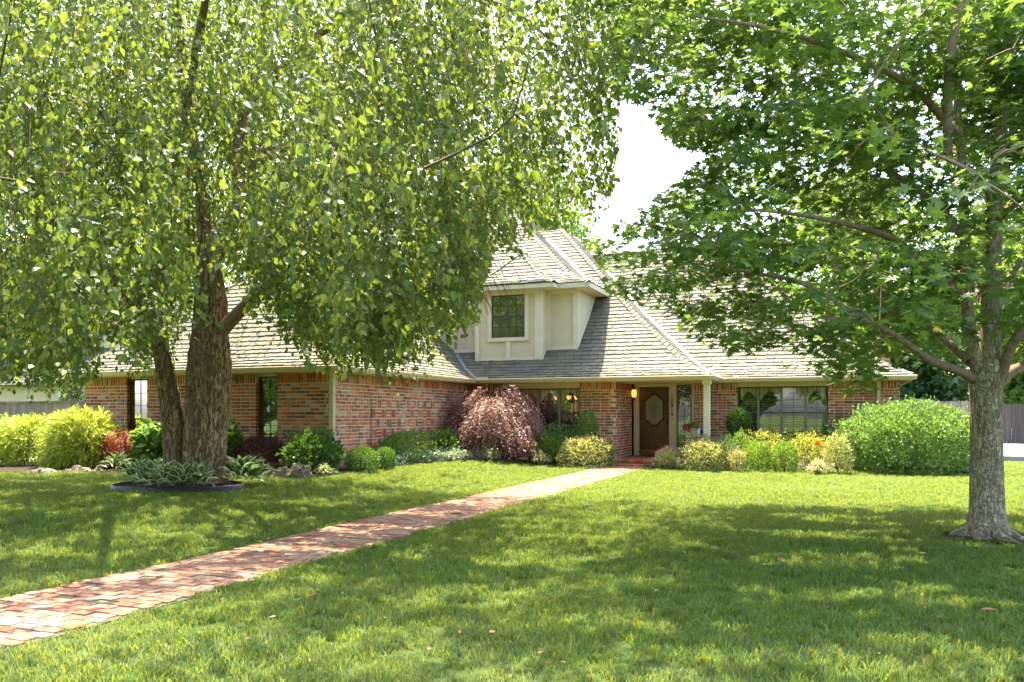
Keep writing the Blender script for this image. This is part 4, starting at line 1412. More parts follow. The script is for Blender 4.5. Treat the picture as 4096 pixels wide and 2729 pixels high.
# porch table, pot with flowers, small card
def porch_table():
    y = 23.5; x0, x1 = X_at(2748, y), X_at(2835, y); cx = (x0 + x1) / 2
    zt = 1.45 - (1743 - 1662) / 139
    t = thing('patio_table', 'small porch table with pale top and scrolled black iron legs', 'table', (cx, y, .21))
    mb = MB(); mb.box(x0, x1, y - .2, y + .2, zt - .025, zt); mb.build('table_top', M['tabletop'], t, bevel=.005)
    for sx in (-1, 1):
        for sy in (-1, 1):
            bx, by = cx + sx * .22, y + sy * .15
            mb = MB(); mb.tube(*smooth_path([(bx, by, zt - .02), (bx - sx * .05, by, zt - .12), (bx - sx * .13, by, zt - .25), (bx - sx * .02, by, .30), (bx + sx * .03, by, .215)], [.012] * 5, 14), 6)
            mb.build('table_leg', M['iron'], t, smooth=True)
    px_ = X_at(2774, y); 
    p = thing('flower_pot', 'sandy clay pot of pink and yellow petunias on the porch table', 'flower pot', (px_, y, zt))
    mb = MB(); mb.lathe(px_, y, [(.075, zt + .001), (.10, zt + .10), (.115, zt + .19), (.125, zt + .195), (.125, zt + .225), (.11, zt + .225)], 18); mb.build('pot', M['terracotta'], p, smooth=False)
    for nm, mat, n, off, r_, sz in (('foliage', 'leaf_box', 500, 0, .17, .04), ('petal_cluster', 'petal_pink', 260, -.16, .13, .045), ('petal_cluster', 'petal_yellow', 170, .08, .13, .042), ('petal_cluster', 'petal_violet', 110, .20, .10, .04)):
        d = unit(n)
        loc = np.array([px_ + off, y, zt + .27 - abs(off) * .25]) + d * r_ * rng.uniform(.5, 1.0, (n, 1)) * np.array([1.1, 1, .75])
        fr = frames(d + .6 * unit(n), unit(n))
        V, F = stamp(T_LEAF[0] * np.array([1.5, 1, 1]), T_LEAF[1], fr, loc, rng.uniform(.7, 1.2, n) * sz)
        link(nm, mesh_np(nm, V, F), M[mat], p, kind='stuff')
    cxx = X_at(2790, y - .12)
    c = thing('photo_card', 'little framed card leaning beside the flower pot', 'card', (cxx + .08, y - .1, zt))
    mb = MB(); mb.box(cxx - .005, cxx + .075, y - .16, y - .15, zt + .002, zt + .20); mb.build('card', M['white_metal'], c)
    mb = MB(); mb.box(cxx + .085, cxx + .23, y - .16, y - .145, zt + .002, zt + .16); mb.build('picture_frame', M['iron'], c)
porch_table()
mb = MB(); mb.box(X_at(2560, 24.6), X_at(2665, 24.6), 24.5, 24.93, .209, .222)
tag(mb.build('doormat', M['mat_rubber']), 'dark doormat lying in front of the walnut door', 'doormat')

# ------------------------------------------------------------------ fences and neighbours
def fence(name, label, x0, x1, y, h, z0, mat, w=.14, dog=True, cap=False, pitch=.148):
    t = thing(name, label, 'fence', ((x0 + x1) / 2, y, z0))
    mb = MB()
    hw_ = w / 2
    if dog: vs2 = [(-hw_, 0), (hw_, 0), (hw_, h - .04), (hw_ - .035, h), (-hw_ + .035, h), (-hw_, h - .04)]
    else: vs2 = [(-hw_, 0), (hw_, 0), (hw_, h), (-hw_, h)]
    n = len(vs2)
    me = bpy.data.meshes.new('picket')
    me.from_pydata([(x, -.009, z) for x, z in vs2] + [(x, .009, z) for x, z in vs2], [], [tuple(range(n)), tuple(range(2 * n - 1, n - 1, -1))] + [(i, n + i, n + (i + 1) % n, (i + 1) % n) for i in range(n)])
    me.materials.append(mat)
    x = x0
    while x < x1:
        o = bpy.data.objects.new('picket', me); COL.objects.link(o); o.parent = t
        o.location = Vector((x, y + random.uniform(-.004, .004), z0 + random.uniform(-.015, .01))) - t.location
        o.rotation_euler = (0, random.uniform(-.006, .006), 0)
        x += pitch
    for zz in (.35, h - .3):
        mb = MB(); mb.box(x0, x1, y + .012, y + .05, z0 + zz, z0 + zz + .09); mb.build('rail', mat, t)
    if cap:
        mb = MB(); mb.box(x0 - .05, x1 + .05, y - .06, y + .06, z0 + h + .005, z0 + h + .045); mb.build('cap_rail', mat, t)
    return t
fence('wooden_fence', 'weathered brown board fence behind the golden cypress shrubs', -29, -19.6, 19.2, 1.72, .15, M['fence'], w=.142, dog=False, cap=True, pitch=.147)
fence('wooden_fence', 'pale dog-eared picket fence behind the huge round bush', 2.2, 6.15, 40.0, 2.0, .08, M['fence_pale'])
fence('wooden_fence', 'dark weathered picket fence past the pale trunk and driveway', 6.3, 13.5, 44.0, 1.9, .08, M['fence_dark'])

def neighbour():
    y = 30.0
    t = thing('neighbour_house', 'cream stucco neighbouring house with tan shingle roof beyond the board fence', 'house', (-36, y, 0))
    mb = MB(); mb.box(-55, -26.5, y, y + 8, 0, 3.0); mb.build('wall', M['stucco_far'], t)
    mb = MB(); mb.box(-54, -30.5, y + 2, y + 8, 3.0, 6.2); mb.build('upper_wall', M['stucco_far'], t)
    for (x0, x1, z0, z1, yy) in ((-36.4, -34.9, 1.2, 2.6, y), (-31.5, -29.5, 1.3, 2.9, y), (-38.5, -37.3, 4.1, 5.4, y + 2)):
        mb = MB(); mb.box(x0, x1, yy - .04, yy - .002, z0, z1); w = mb.build('window', M['white_metal'], t)
        mb = MB(); mb.box(x0 + .08, x1 - .08, yy - .05, yy - .041, z0 + .08, z1 - .08); mb.build('pane', M['pane_dark'], w)
        mb = MB(); z = z0 + .12
        while z < z1 - .1: mb.box(x0 + .09, x1 - .09, yy - .062, yy - .052, z, z + .03); z += .07
        mb.build('shutter_slat', M['blind'], w, kind='stuff')
    r_ = MB().box(-50, -30, y + 1, y + 6, 2.99, 3.02).build('roof', M['underlay'], t)
    slope(r_, (-55.5, y - .5), (1, 0), (0, 1), PD, 3.0, 4.5, lambda a: a, lambda a: 29.5 - a)
    slope(r_, (-26.0, y - .5), (0, 1), (-1, 0), PD, 3.0, 4.5, lambda a: a, lambda a: 9 - a, tiles=False)
    slope(r_, (-55, y + 1.5), (1, 0), (0, 1), PD, 6.2, 3.8, lambda a: a, lambda a: 25 - a)
neighbour()

# ------------------------------------------------------------------ plants
def spot(px0, px1, pytop, Y, zg=None):
    c = (px0 + px1) / 2
    X, zc = at_y(c, Y)
    r_ = (px1 - px0) / 2 * zc / FPX
    zt = CAMZ + (1662 - pytop) / FPX * zc
    g = ground_z(X, Y) if zg is None else zg
    return X, Y, g, r_, zt - g

def stems(t, X, Y, g, r_, h, n, rad, mat='bark_twig'):
    mb = MB()
    for k in range(n):
        a = random.uniform(0, 6.28); q = random.uniform(.2, .75) * r_
        mb.tube([Vector((X + math.cos(a) * q * .15, Y + math.sin(a) * q * .15, g - .03)), Vector((X + math.cos(a) * q * .6, Y + math.sin(a) * q * .6, g + h * .35)), Vector((X + math.cos(a) * q, Y + math.sin(a) * q, g + h * .72))], [rad, rad * .7, rad * .35], 5)
    mb.build('stem', M[mat], t)

def shell_points(n, X, Y, z0, rx, ry, h, bumpy=.10, inner=.35, ph=0.0, freq=2.2, low=0.0, dome=.92):
    """Points in the outer layer of a lumpy rounded mass resting on the ground."""
    d = unit(n)
    v = d[:, 2]
    hr = np.sqrt(np.maximum(1 - v * v, 1e-4))
    want = np.where(v > 0, hr ** dome, np.sqrt(1 - np.minimum(np.abs(v), 1) ** 3 * .45))
    d[:, 0] *= want / hr; d[:, 1] *= want / hr
    rad = 1 - np.abs(rng.normal(0, .08, n)) + (rng.random(n) < .20) * rng.uniform(0, .15, n)
    k = rng.random(n) < inner
    rad[k] = rng.uniform(.45, .92, k.sum())
    rad *= 1 + bumpy * lump(d * 1.0, freq, ph) + bumpy * .8 * lump(d, freq * 2.9, ph + 3) + .03 * lump(d, 17, ph)
    hz = h / 2
    p = np.stack([X + d[:, 0] * rx * rad, Y + d[:, 1] * ry * rad, z0 + hz + d[:, 2] * hz * rad * 1.02], axis=1)
    nrm = np.stack([d[:, 0] / rx, d[:, 1] / ry, d[:, 2] / hz], axis=1)
    nrm /= np.linalg.norm(nrm, axis=1, keepdims=True)
    ok = p[:, 2] > z0 + low
    return p[ok], nrm[ok]

def leafy(name, label, cat, px0, px1, pytop, Y, mat, n, leaf, T=T_LEAF, group=None, ry=None, bumpy=.10, up=.4, rnd=.7, extra=None, low=0.0, nst=5, part='foliage', squash=1.0, freq=2.2, gz=None, dome=.92):
    X, Y, g, r_, h = spot(px0, px1, pytop, Y, gz)
    t = thing(name, label, cat, (X, Y, g), group=group)
    ryy = ry if ry else r_ * .9
    h0 = h * (1 - squash)
    p, nr = shell_points(n, X, Y, g + h0, r_, ryy, h - h0, bumpy, ph=px0 * .013, freq=freq, low=low, dome=dome)
    m = len(p)
    tip = nr + rnd * unit(m) + np.array([0, 0, up])
    fr = frames(tip, nr + .9 * unit(m))
    V, F = stamp(T[0], T[1], fr, p - tip / np.linalg.norm(tip, axis=1, keepdims=True) * leaf * .5, rng.uniform(.6, 1.25, m) * leaf)
    link(part, mesh_np(part, V, F), M[mat], t, kind='stuff')
    if extra:
        emat, en, esz, emin = extra
        p, nr = shell_points(en, X, Y, g + h0, r_ * 1.03, ryy * 1.03, (h - h0) * 1.02, bumpy, 0, ph=px0 * .013, freq=freq)
        k = (p[:, 2] > g + emin * h); p, nr = p[k], nr[k]; m = len(p)
        tip = nr + .8 * unit(m) + np.array([0, 0, .3])
        V, F = stamp(T[0], T[1], frames(tip, nr + .8 * unit(m)), p, rng.uniform(.6, 1.2, m) * esz)
        link('young_leaves', mesh_np('young_leaves', V, F), M[emat], t, kind='stuff')
    stems(t, X, Y, g, min(r_, ryy), h, nst, .012)
    return t

def tuft_plant(name, label, cat, px0, px1, pytop, Y, mat, n, wid=.012, group=None, extra=None):
    """Arching strap leaves from one crown."""
    X, Y, g, r_, h = spot(px0, px1, pytop, Y)
    t = thing(name, label, cat, (X, Y, g), group=group)
    def blades(n, mt, nm, lenf=1.0):
        V, F = [], []
        K = 5
        az = rng.uniform(0, 2 * math.pi, n); ln = rng.uniform(.55, 1.0, n) * lenf
        spread = rng.uniform(.15, 1.0, n)
        for i in range(n):
            dx, dy = math.cos(az[i]), math.sin(az[i])
            R_ = r_ * spread[i] * ln[i]; Hh = h * (1.05 - .45 * spread[i]) * ln[i]
            bx, by = X + dx * .12 * r_ * random.random(), Y + dy * .12 * r_ * random.random()
            b = len(V)
            for k in range(K + 1):
                s = k / K
                x = bx + dx * R_ * s ** 1.2; y = by + dy * R_ * s ** 1.2
                z = g + Hh * (1.9 * s - (.9 + .6 * spread[i]) * s * s)
                w = wid * (1 - s ** 2.5) + .001
                V += [(x - dy * w, y + dx * w, max(z, g + .01)), (x + dy * w, y - dx * w, max(z, g + .01))]
                if k: F.append((b + 2 * k - 2, b + 2 * k - 1, b + 2 * k + 1, b + 2 * k))
        link(nm, mesh_np(nm, V, F, True), M[mt], t, kind='stuff')
    blades(n, mat, 'blades')
    if extra: blades(extra[1], extra[0], 'straw_blades', 1.05)
    return t

def weeping(name, label, cat, px0, px1, pytop, Y, mat, nstr, leaf, drop=.5, T=T_THIN, per=14, group=None, fin=3, squash=.0, bark='bark_limb', dens=1):
    """Layered cascading shrub: drooping sprays of fine leaves."""
    X, Y, g, r_, h = spot(px0, px1, pytop, Y)
    t = thing(name, label, cat, (X, Y, g), group=group)
    d = unit(nstr); d[:, 2] = np.abs(d[:, 2]) ** .8
    rad = rng.uniform(.35, 1.0, nstr) ** .5 * (1 + .42 * lump(d, 2.6, px0 * .01) + .10 * lump(d, 7, px0 * .02))
    d[:, 2] = np.round(d[:, 2] * 5 + rng.uniform(-.28, .28, nstr)) / 5
    base = np.stack([X + d[:, 0] * r_ * rad * .85, Y + d[:, 1] * r_ * .9 * rad * .85, g + h * (.30 + .66 * d[:, 2] * rad)], axis=1)
    L = rng.uniform(.5, 1.1, nstr) * drop * h
    out = np.stack([d[:, 0], d[:, 1], np.zeros(nstr)], axis=1); out /= np.maximum(np.linalg.norm(out, axis=1, keepdims=True), .1)
    s = (np.arange(per) + .5) / per
    pts = base[:, None, :] + out[:, None, :] * (L[:, None] * .55 * s[None, :])[:, :, None]
    pts[:, :, 2] += -(L[:, None] * (s[None, :] ** 1.7) * .75) + .05
    pts = pts.reshape(-1, 3); o2 = np.repeat(out, per, axis=0)
    ss = np.tile(s, nstr)
    if fin > 1:
        pts = np.repeat(pts, fin, axis=0); o2 = np.repeat(o2, fin, axis=0); ss = np.repeat(ss, fin)
    m = len(pts)
    tip = o2 * (.9 - .5 * ss)[:, None] + np.array([0, 0, -1]) * (.25 + .75 * ss)[:, None] + .75 * unit(m)
    nr = np.array([0, 0, 1]) + .6 * unit(m)
    k = pts[:, 2] > g + .03
    V, F = stamp(T[0], T[1], frames(tip, nr)[k], pts[k], rng.uniform(.6, 1.2, k.sum()) * leaf)
    link('foliage', mesh_np('foliage', V, F), M[mat], t, kind='stuff')
    mb = MB()
    for i in range(7):
        a = 6.28 * i / 7 + random.uniform(-.3, .3)
        mb.tube(*smooth_path([(X, Y, g - .03), (X + math.cos(a) * .12 * r_, Y + math.sin(a) * .12 * r_, g + .35 * h), (X + math.cos(a) * .4 * r_, Y + math.sin(a) * .4 * r_, g + .6 * h), (X + math.cos(a) * .75 * r_, Y + math.sin(a) * .75 * r_, g + .66 * h)], [.035 * h, .028 * h, .018 * h, .006], 10), 6)
    mb.build('branch', M[bark], t, smooth=True)
    return t

def feathery(name, label, cat, px0, px1, pytop, Y, mat, n, spray=.22, group=None, gz=None):
    X, Y, g, r_, h = spot(px0, px1, pytop, Y, gz)
    t = thing(name, label, cat, (X, Y, g), group=group)
    p, nr = shell_points(n, X, Y, g + .08 * h, r_ * .88, r_ * .8, h * .82, .20, .35, ph=px0 * .02, freq=1.9)
    m = len(p)
    dirs = nr + .45 * unit(m) + np.array([0, 0, .25]); dirs /= np.linalg.norm(dirs, axis=1, keepdims=True)
    L = rng.uniform(.6, 1.25, m) * spray
    per = 13
    s = (np.arange(per) + .5) / per
    side = np.cross(dirs, unit(m)); side /= np.maximum(np.linalg.norm(side, axis=1, keepdims=True), 1e-5)
    pts = p[:, None, :] + dirs[:, None, :] * (L[:, None] * s)[:, :, None]
    pts[:, :, 2] -= .35 * L[:, None] * s[None, :] ** 2
    sg = np.where(np.arange(per) % 2 == 0, 1.0, -1.0)
    tip = dirs[:, None, :] * .9 + side[:, None, :] * sg[None, :, None] * .9
    tip = tip.reshape(-1, 3); tip[:, 2] -= .25
    q = len(tip)
    V, F = stamp(T_THIN[0] * np.array([1.2, 1, 1]), T_THIN[1], frames(tip, unit(q)), pts.reshape(-1, 3), np.repeat(L, per) * .30)
    link('foliage', mesh_np('foliage', V, F), M[mat], t, kind='stuff')
    stems(t, X, Y, g, r_, h, 7, .018)
    return t

def hosta(label, x, y, g, r_, nleaf, L, group, name='hosta', mat=None, up=.5):
    t = thing(name, label, 'hosta', (x, y, g), group=group)
    K = 6
    def leaf_mesh(w, bend):
        V, F = [], []
        prof_w = [0.10, .55, .92, 1.0, .75, .38, 0.02]
        for k in range(K + 1):
            s = k / K; hw_ = w * prof_w[k]
            z = .30 * math.sin(s * math.pi * .55) - bend * s * s
            V += [(-hw_, s, z + .05 * hw_ / max(w, .01)), (-hw_ * .80, s, z - .005), (0, s, z - .03), (hw_ * .80, s, z - .005), (hw_, s, z + .05 * hw_ / max(w, .01))]
            if k:
                b = 5 * (k - 1)
                for c in range(4): F.append((b + c, b + c + 1, b + 6 + c, b + 5 + c))
        me = bpy.data.meshes.new('leaf'); me.from_pydata(V, [], F)
        me.materials.append(M['hosta_green']); me.materials.append(M['hosta_cream'])
        for i, pl_ in enumerate(me.polygons):
            pl_.material_index = 1 if (i % 4) in (0, 3) else 0
            pl_.use_smooth = True
        return me
    ms = [leaf_mesh(.21, .28), leaf_mesh(.18, .45), leaf_mesh(.25, .20)]
    for i in range(nleaf):
        ring = i / nleaf
        a = i * 2.399 + random.uniform(-.3, .3)
        tilt = R(66 - 60 * ring + random.uniform(-9, 9))
        o = bpy.data.objects.new('leaf', ms[i % 3]); COL.objects.link(o); o.parent = t
        q = r_ * (.06 + .48 * ring)
        o.location = (math.cos(a) * q, math.sin(a) * q, .03 + .16 * L / .2 * (1 - ring) * up * 1.5 + .03)
        o.rotation_euler = (tilt, random.uniform(-.3, .3), a - math.pi / 2)
        s = L * random.uniform(.8, 1.2)
        o.scale = (s, s, s)
    return t
M['hosta_green'] = leaf_mat('hosta_leaf', (0.025, 0.085, 0.02), (0.04, 0.12, 0.026), (0.07, 0.16, 0.035), (0.25, 0.4, 0.08), 0.25, 0.4)
M['hosta_cream'] = leaf_mat('hosta_margin', (0.42, 0.46, 0.24), (0.52, 0.55, 0.32), (0.6, 0.6, 0.4), (0.5, 0.6, 0.3), 0.25, 0.4)

def rock(name, label, px0, px1, pyb, hpx, Yoff=0, mat='rock', seed=1, group=None, flat=1.0, rough=.28):
    p = on_ground((px0 + px1) / 2, pyb)
    zc = depth_of(p.x, p.y)
    rx = (px1 - px0) / 2 * zc / FPX; h = hpx * zc / FPX
    N, K = 22, 12
    V, F = [], []
    cy = p.y + rx * .6 * flat
    for i in range(K + 1):
        th = math.pi * .5 * i / K
        for k in range(N):
            a = 2 * math.pi * k / N
            d = Vector((math.cos(a) * math.cos(th), math.sin(a) * math.cos(th), math.sin(th)))
            q = np.array([[d.x * 2.2 + seed, d.y * 2.2, d.z * 2.2 + seed]])
            s = 1 + rough * lump(q, 1.1, seed)[0] + rough * .5 * lump(q, 3.1, seed + 2)[0] + rough * .3 * lump(q, 7, seed + 4)[0]
            V.append((p.x + d.x * rx * s, cy + d.y * rx * .6 * flat * s, p.z - .03 + (h + .03) * d.z * s))
    for i in range(K):
        for k in range(N):
            k2 = (k + 1) % N
            F.append((i * N + k, i * N + k2, (i + 1) * N + k2, (i + 1) * N + k))
    o = link(name, mesh_np(name, V, F, True), M[mat])
    return tag(o, label, 'rock', group)

# ---- left bed
GB = 'golden threadleaf shrubs by the fence'
feathery('golden_cypress', 'golden feathery cypress shrub nearest the board fence', 'shrub', -10, 232, 1672, 14.3, 'leaf_gold', 1500, .34, group=GB)
feathery('golden_cypress', 'golden feathery cypress shrub against the brick corner of the house', 'shrub', 200, 448, 1655, 14.1, 'leaf_gold', 1550, .34, group=GB)
weeping('red_lace_maple', 'small red lace-leaf maple between the golden shrub and the broad leaved plant', 'shrub', 415, 580, 1735, 14.3, 'leaf_redmaple', 420, .07, .55, per=10)
leafy('hydrangea', 'broad-leaved green hydrangea just left of the twin trunk', 'shrub', 535, 705, 1690, 14.4, 'leaf_hydrangea', 520, .20, T_OVAL, up=-.3, rnd=.8, nst=9, freq=3)
leafy('hydrangea', 'broad-leaved green hydrangea peeping out right of the twin trunk', 'shrub', 850, 965, 1690, 14.6, 'leaf_hydrangea', 380, .20, T_OVAL, up=-.3, rnd=.8, nst=9, freq=3)
leafy('loropetalum', 'dark plum purple shrub under the narrow garage wing window', 'shrub', 925, 1160, 1748, 14.9, 'leaf_plum', 5200, .045, bumpy=.22, up=.5, low=.18)
leafy('gardenia', 'glossy dark green shrub in front of the tan downspout', 'shrub', 1135, 1370, 1722, 14.6, 'leaf_dark', 2600, .085, bumpy=.28, up=.5, freq=3.0, low=.1)
tuft_plant('liriope', 'green strap-leaf clump behind the striped hosta ring', 'grass clump', 990, 1125, 1842, 13.9, 'leaf_hydrangea', 150, .008)
tuft_plant('liriope', 'yellow green strap-leaf clump beside the holey boulder', 'grass clump', 1225, 1370, 1838, 14.0, 'leaf_liriope', 230, .008)
leafy('boxwood', 'clipped round boxwood at the garage wing corner, the larger of two', 'shrub', 1385, 1518, 1788, 15.2, 'leaf_box', 4200, .035, bumpy=.04, group='clipped boxwood balls by the basket-weave wall')
leafy('boxwood', 'clipped round boxwood beside the low hedge, the smaller of two', 'shrub', 1500, 1584, 1790, 16.1, 'leaf_box', 3000, .035, bumpy=.05, group='clipped boxwood balls by the basket-weave wall')
def low_hedge():
    t = thing('holly_hedge', 'low dark clipped hedge under the basket-weave brick panel', 'hedge', (-9.8, 19.3, 0.1))
    p, nr = shell_points(9500, -9.98, 19.3, 0.12, .42, 2.5, .92, .07, .3, freq=3)
    p[:, 1] = 19.3 + np.sign(p[:, 1] - 19.3) * np.abs((p[:, 1] - 19.3) / 2.5) ** .55 * 2.3
    m = len(p); tip = nr + .8 * unit(m) + np.array([0, 0, .4])
    V, F = stamp(*T_LEAF, frames(tip, nr + .8 * unit(m)), p, rng.uniform(.6, 1.2, m) * .058)
    link('foliage', mesh_np('foliage', V, F), M['leaf_box'], t, kind='stuff')
    mb = MB()
    for y in np.arange(17.2, 21.5, .5): mb.tube([Vector((-9.85, y, -.02)), Vector((-9.8, y + .1, .5))], [.015, .006], 5)
    mb.build('stem', M['bark_twig'], t)
low_hedge()
leafy('holly', 'loose green shrub at the end of the low hedge, behind the stepping rock', 'shrub', 1775, 1885, 1748, 21.4, 'leaf_fresh', 2200, .055, bumpy=.15)
def silver_cover():
    n = 5200
    s = rng.random(n)
    path, _ = smooth_path([Vector(p) for p in LB[6:11]], [1] * 5, 60)
    path = np.array([list(p) for p in path])
    i = (s * 59).astype(int)
    base = path[i] + rng.normal(0, .05, (n, 3))
    inward = rng.uniform(.05, .75, n)
    base[:, 0] += -inward * .55; base[:, 1] += inward * .65
    base[:, 2] = ground_np(base[:, 0], base[:, 1]) + rng.uniform(.05, .26, n) * (1 + .4 * lump(base, 2.5))
    d = unit(n); d[:, 2] = np.abs(d[:, 2])
    V, F = stamp(*T_LEAF, frames(d, unit(n)), base, rng.uniform(.05, .09, n))
    tag(link('ground_cover', mesh_np('ground_cover', V, F), M['leaf_silver']), 'silvery variegated ground cover along the hedge foot', 'ground cover', kind='stuff')
silver_cover()
weeping('purple_lace_maple', 'large weeping maple of purple bronze foliage in front of the dining window', 'shrub', 1770, 2165, 1562, 21.5, 'leaf_purple', 1350, .105, .50, per=12, fin=2)
leafy('holly', 'grey green loose hedge under the dining room window', 'shrub', 2100, 2340, 1705, 22.3, 'leaf_rosemary', 3600, .07, bumpy=.24, ry=.35)
leafy('holly', 'upright bright green holly at the dining window corner', 'shrub', 2298, 2398, 1648, 22.45, 'leaf_box', 3600, .05, bumpy=.12, ry=.38)
leafy('euonymus', 'small bright green shrub between the purple maple and golden nandina', 'shrub', 2125, 2250, 1752, 21.8, 'leaf_box', 2400, .06, bumpy=.16)
NG = 'gold and coral nandina shrubs'
leafy('nandina', 'gold tipped nandina beside the path, in front of the dining window', 'shrub', 2238, 2432, 1748, 21.6, 'leaf_nandina', 3000, .06, bumpy=.26, extra=('leaf_nandina_red', 300, .06, .2), group=NG)
leafy('pittosporum', 'soft green shrub at the foot of the brick porch corner', 'shrub', 2385, 2460, 1758, 22.1, 'leaf_fresh', 1500, .05, bumpy=.15)
tuft_plant('liriope', 'white striped grass clump left of the golden nandina', 'grass clump', 2100, 2225, 1785, 21.15, 'leaf_liriope', 240, .009, extra=('leaf_pale', 120))
# ---- right bed
tuft_plant('liriope', 'blue green strap-leaf clump at the edge of the porch steps', 'grass clump', 2585, 2665, 1812, 22.0, 'leaf_silver', 150, .010, extra=('leaf_pale', 60))
leafy('nandina', 'small cream and coral nandina beside the porch steps', 'shrub', 2625, 2712, 1795, 21.9, 'leaf_nandina', 1500, .05, bumpy=.26, extra=('leaf_nandina_red', 200, .05, .1), group=NG)
leafy('dianthus', 'clump of magenta flowers peeking over the small nandina', 'flowers', 2630, 2702, 1785, 22.3, 'petal_pink', 700, .045, bumpy=.2, gz=.1)
tuft_plant('liriope', 'thin strap-leaf clump squeezed between two nandinas', 'grass clump', 2680, 2752, 1808, 21.7, 'leaf_liriope', 110, .008)
leafy('nandina', 'broad cream and coral nandina in front of the porch column', 'shrub', 2732, 2915, 1766, 21.8, 'leaf_nandina', 3600, .055, bumpy=.24, extra=('leaf_nandina_red', 500, .055, .1), group=NG)
leafy('rosemary', 'blue green rosemary bush hiding the column base', 'shrub', 2738, 2862, 1735, 22.35, 'leaf_rosemary', 3200, .06, T_THIN, up=1.4, rnd=.4, gz=.05)
leafy('rosemary', 'fine leaved green shrub behind the broad nandina, under the brick pier', 'shrub', 2850, 2950, 1738, 22.0, 'leaf_rosemary', 2400, .06, T_THIN, up=1.4, rnd=.4)
leafy('abelia', 'light green small leaved shrub below the round holly', 'shrub', 2925, 3005, 1725, 22.9, 'leaf_fresh', 2000, .045, bumpy=.15)
leafy('holly', 'dark round holly ball at the corner of the living room window', 'shrub', 2905, 3010, 1632, 24.1, 'leaf_dark', 4200, .05, bumpy=.08, squash=.62)
SG = 'golden spirea under the living room window'
leafy('spirea', 'golden spirea right below the second mullion of the living room window', 'shrub', 2975, 3150, 1732, 23.3, 'leaf_spirea', 2400, .06, bumpy=.3, group=SG)
leafy('spirea', 'golden spirea in front of the daylily and the window end', 'shrub', 3135, 3310, 1732, 22.8, 'leaf_spirea', 2500, .06, bumpy=.3, group=SG)
leafy('boxwood', 'bright round boxwood beside the small coral nandina', 'shrub', 2972, 3086, 1765, 21.8, 'leaf_fresh', 2800, .05, bumpy=.12, up=.9, group='bright round boxwoods at the lawn edge')
leafy('boxwood', 'bright round boxwood nearer to the white limestone slab', 'shrub', 3092, 3190, 1768, 21.8, 'leaf_fresh', 2600, .05, bumpy=.14, up=.9, extra=('leaf_nandina_red', 40, .04, .1), group='bright round boxwoods at the lawn edge')
leafy('nandina', 'little coral nandina between two green shrubs at the lawn edge', 'shrub', 2925, 2982, 1800, 21.5, 'leaf_nandina', 800, .05, bumpy=.26, extra=('leaf_nandina_red', 240, .05, .1), group=NG)
tuft_plant('feather_grass', 'straw coloured grass clump behind the white limestone slab', 'grass clump', 3200, 3345, 1815, 21.2, 'leaf_pale', 260, .008, extra=('leaf_liriope', 120))
leafy('nandina', 'yellow nandina pressed against the huge round bush', 'shrub', 3300, 3400, 1742, 21.7, 'leaf_nandina', 2000, .055, bumpy=.24, extra=('leaf_nandina_red', 160, .05, .1), group=NG)
leafy('juniper', 'slim green juniper at the end of the living room window', 'shrub', 3285, 3330, 1650, 24.4, 'leaf_box', 1800, .06, T_THIN, up=1.2)
leafy('juniper', 'slim green juniper standing against the brick beside the huge bush', 'shrub', 3336, 3385, 1658, 24.5, 'leaf_box', 1500, .06, T_THIN, up=1.2, squash=.6)
def daylily():
    X, Y, g, r_, h = spot(3260, 3305, 1765, 22.0)
    t = thing('daylily', 'orange daylily blooming over the golden spirea', 'flower', (X, Y, g))
    for k in range(4):
        cx, cy, cz = X + random.uniform(-.12, .14), Y - .1 + random.uniform(-.1, .05), g + h - random.uniform(.02, .13)
        d = unit(6); d[:, 2] = np.abs(d[:, 2]) * .6 + .1
        V, F = stamp(T_OVAL[0], T_OVAL[1], frames(d, unit(6)), np.tile([cx, cy, cz], (6, 1)), np.full(6, .11))
        link('blossom', mesh_np('blossom', V, F), M['petal_orange'], t)
        MB().tube([Vector((X, Y, g)), Vector((cx, cy, cz))], [.006, .004], 5).build('stem', M['leaf_box'], t)
daylily()
big = leafy('laurel_bush', 'huge rounded glossy green bush at the house corner', 'bush', 3372, 3900, 1606, 23.5, 'leaf_big', 30000, .078, bumpy=.085, up=.45, rnd=1.0, ry=1.75, freq=3.2, nst=10, dome=1.25)
def shoots():
    for px, py, lab in ((3560, 1790, 'a'), (3600, 1800, 'b')):
        pass
    X, Y, g, r_, h = spot(3378, 3895, 1608, 23.7)
    base = P(3560, 1850, 20.2)
    mb = MB(); V_, F_ = [], []
    for (p0, p1) in ((P(3570, 1850, 20.3), P(3645, 1795, 20.0)), (P(3555, 1850, 20.3), P(3552, 1795, 20.0))):
        n = 26
        s = np.linspace(0, 1, n)[:, None]
        q = np.array(p0) * (1 - s) + np.array(p1) * s
        tip = np.array(p1 - p0) * .6 + .5 * unit(n)
        V, F = stamp(T_OVAL[0], T_OVAL[1], frames(tip, unit(n)), q, np.full(n, .13))
        link('young_shoot', mesh_np('young_shoot', V, F), M['leaf_nandina'], big, kind='stuff')
shoots()

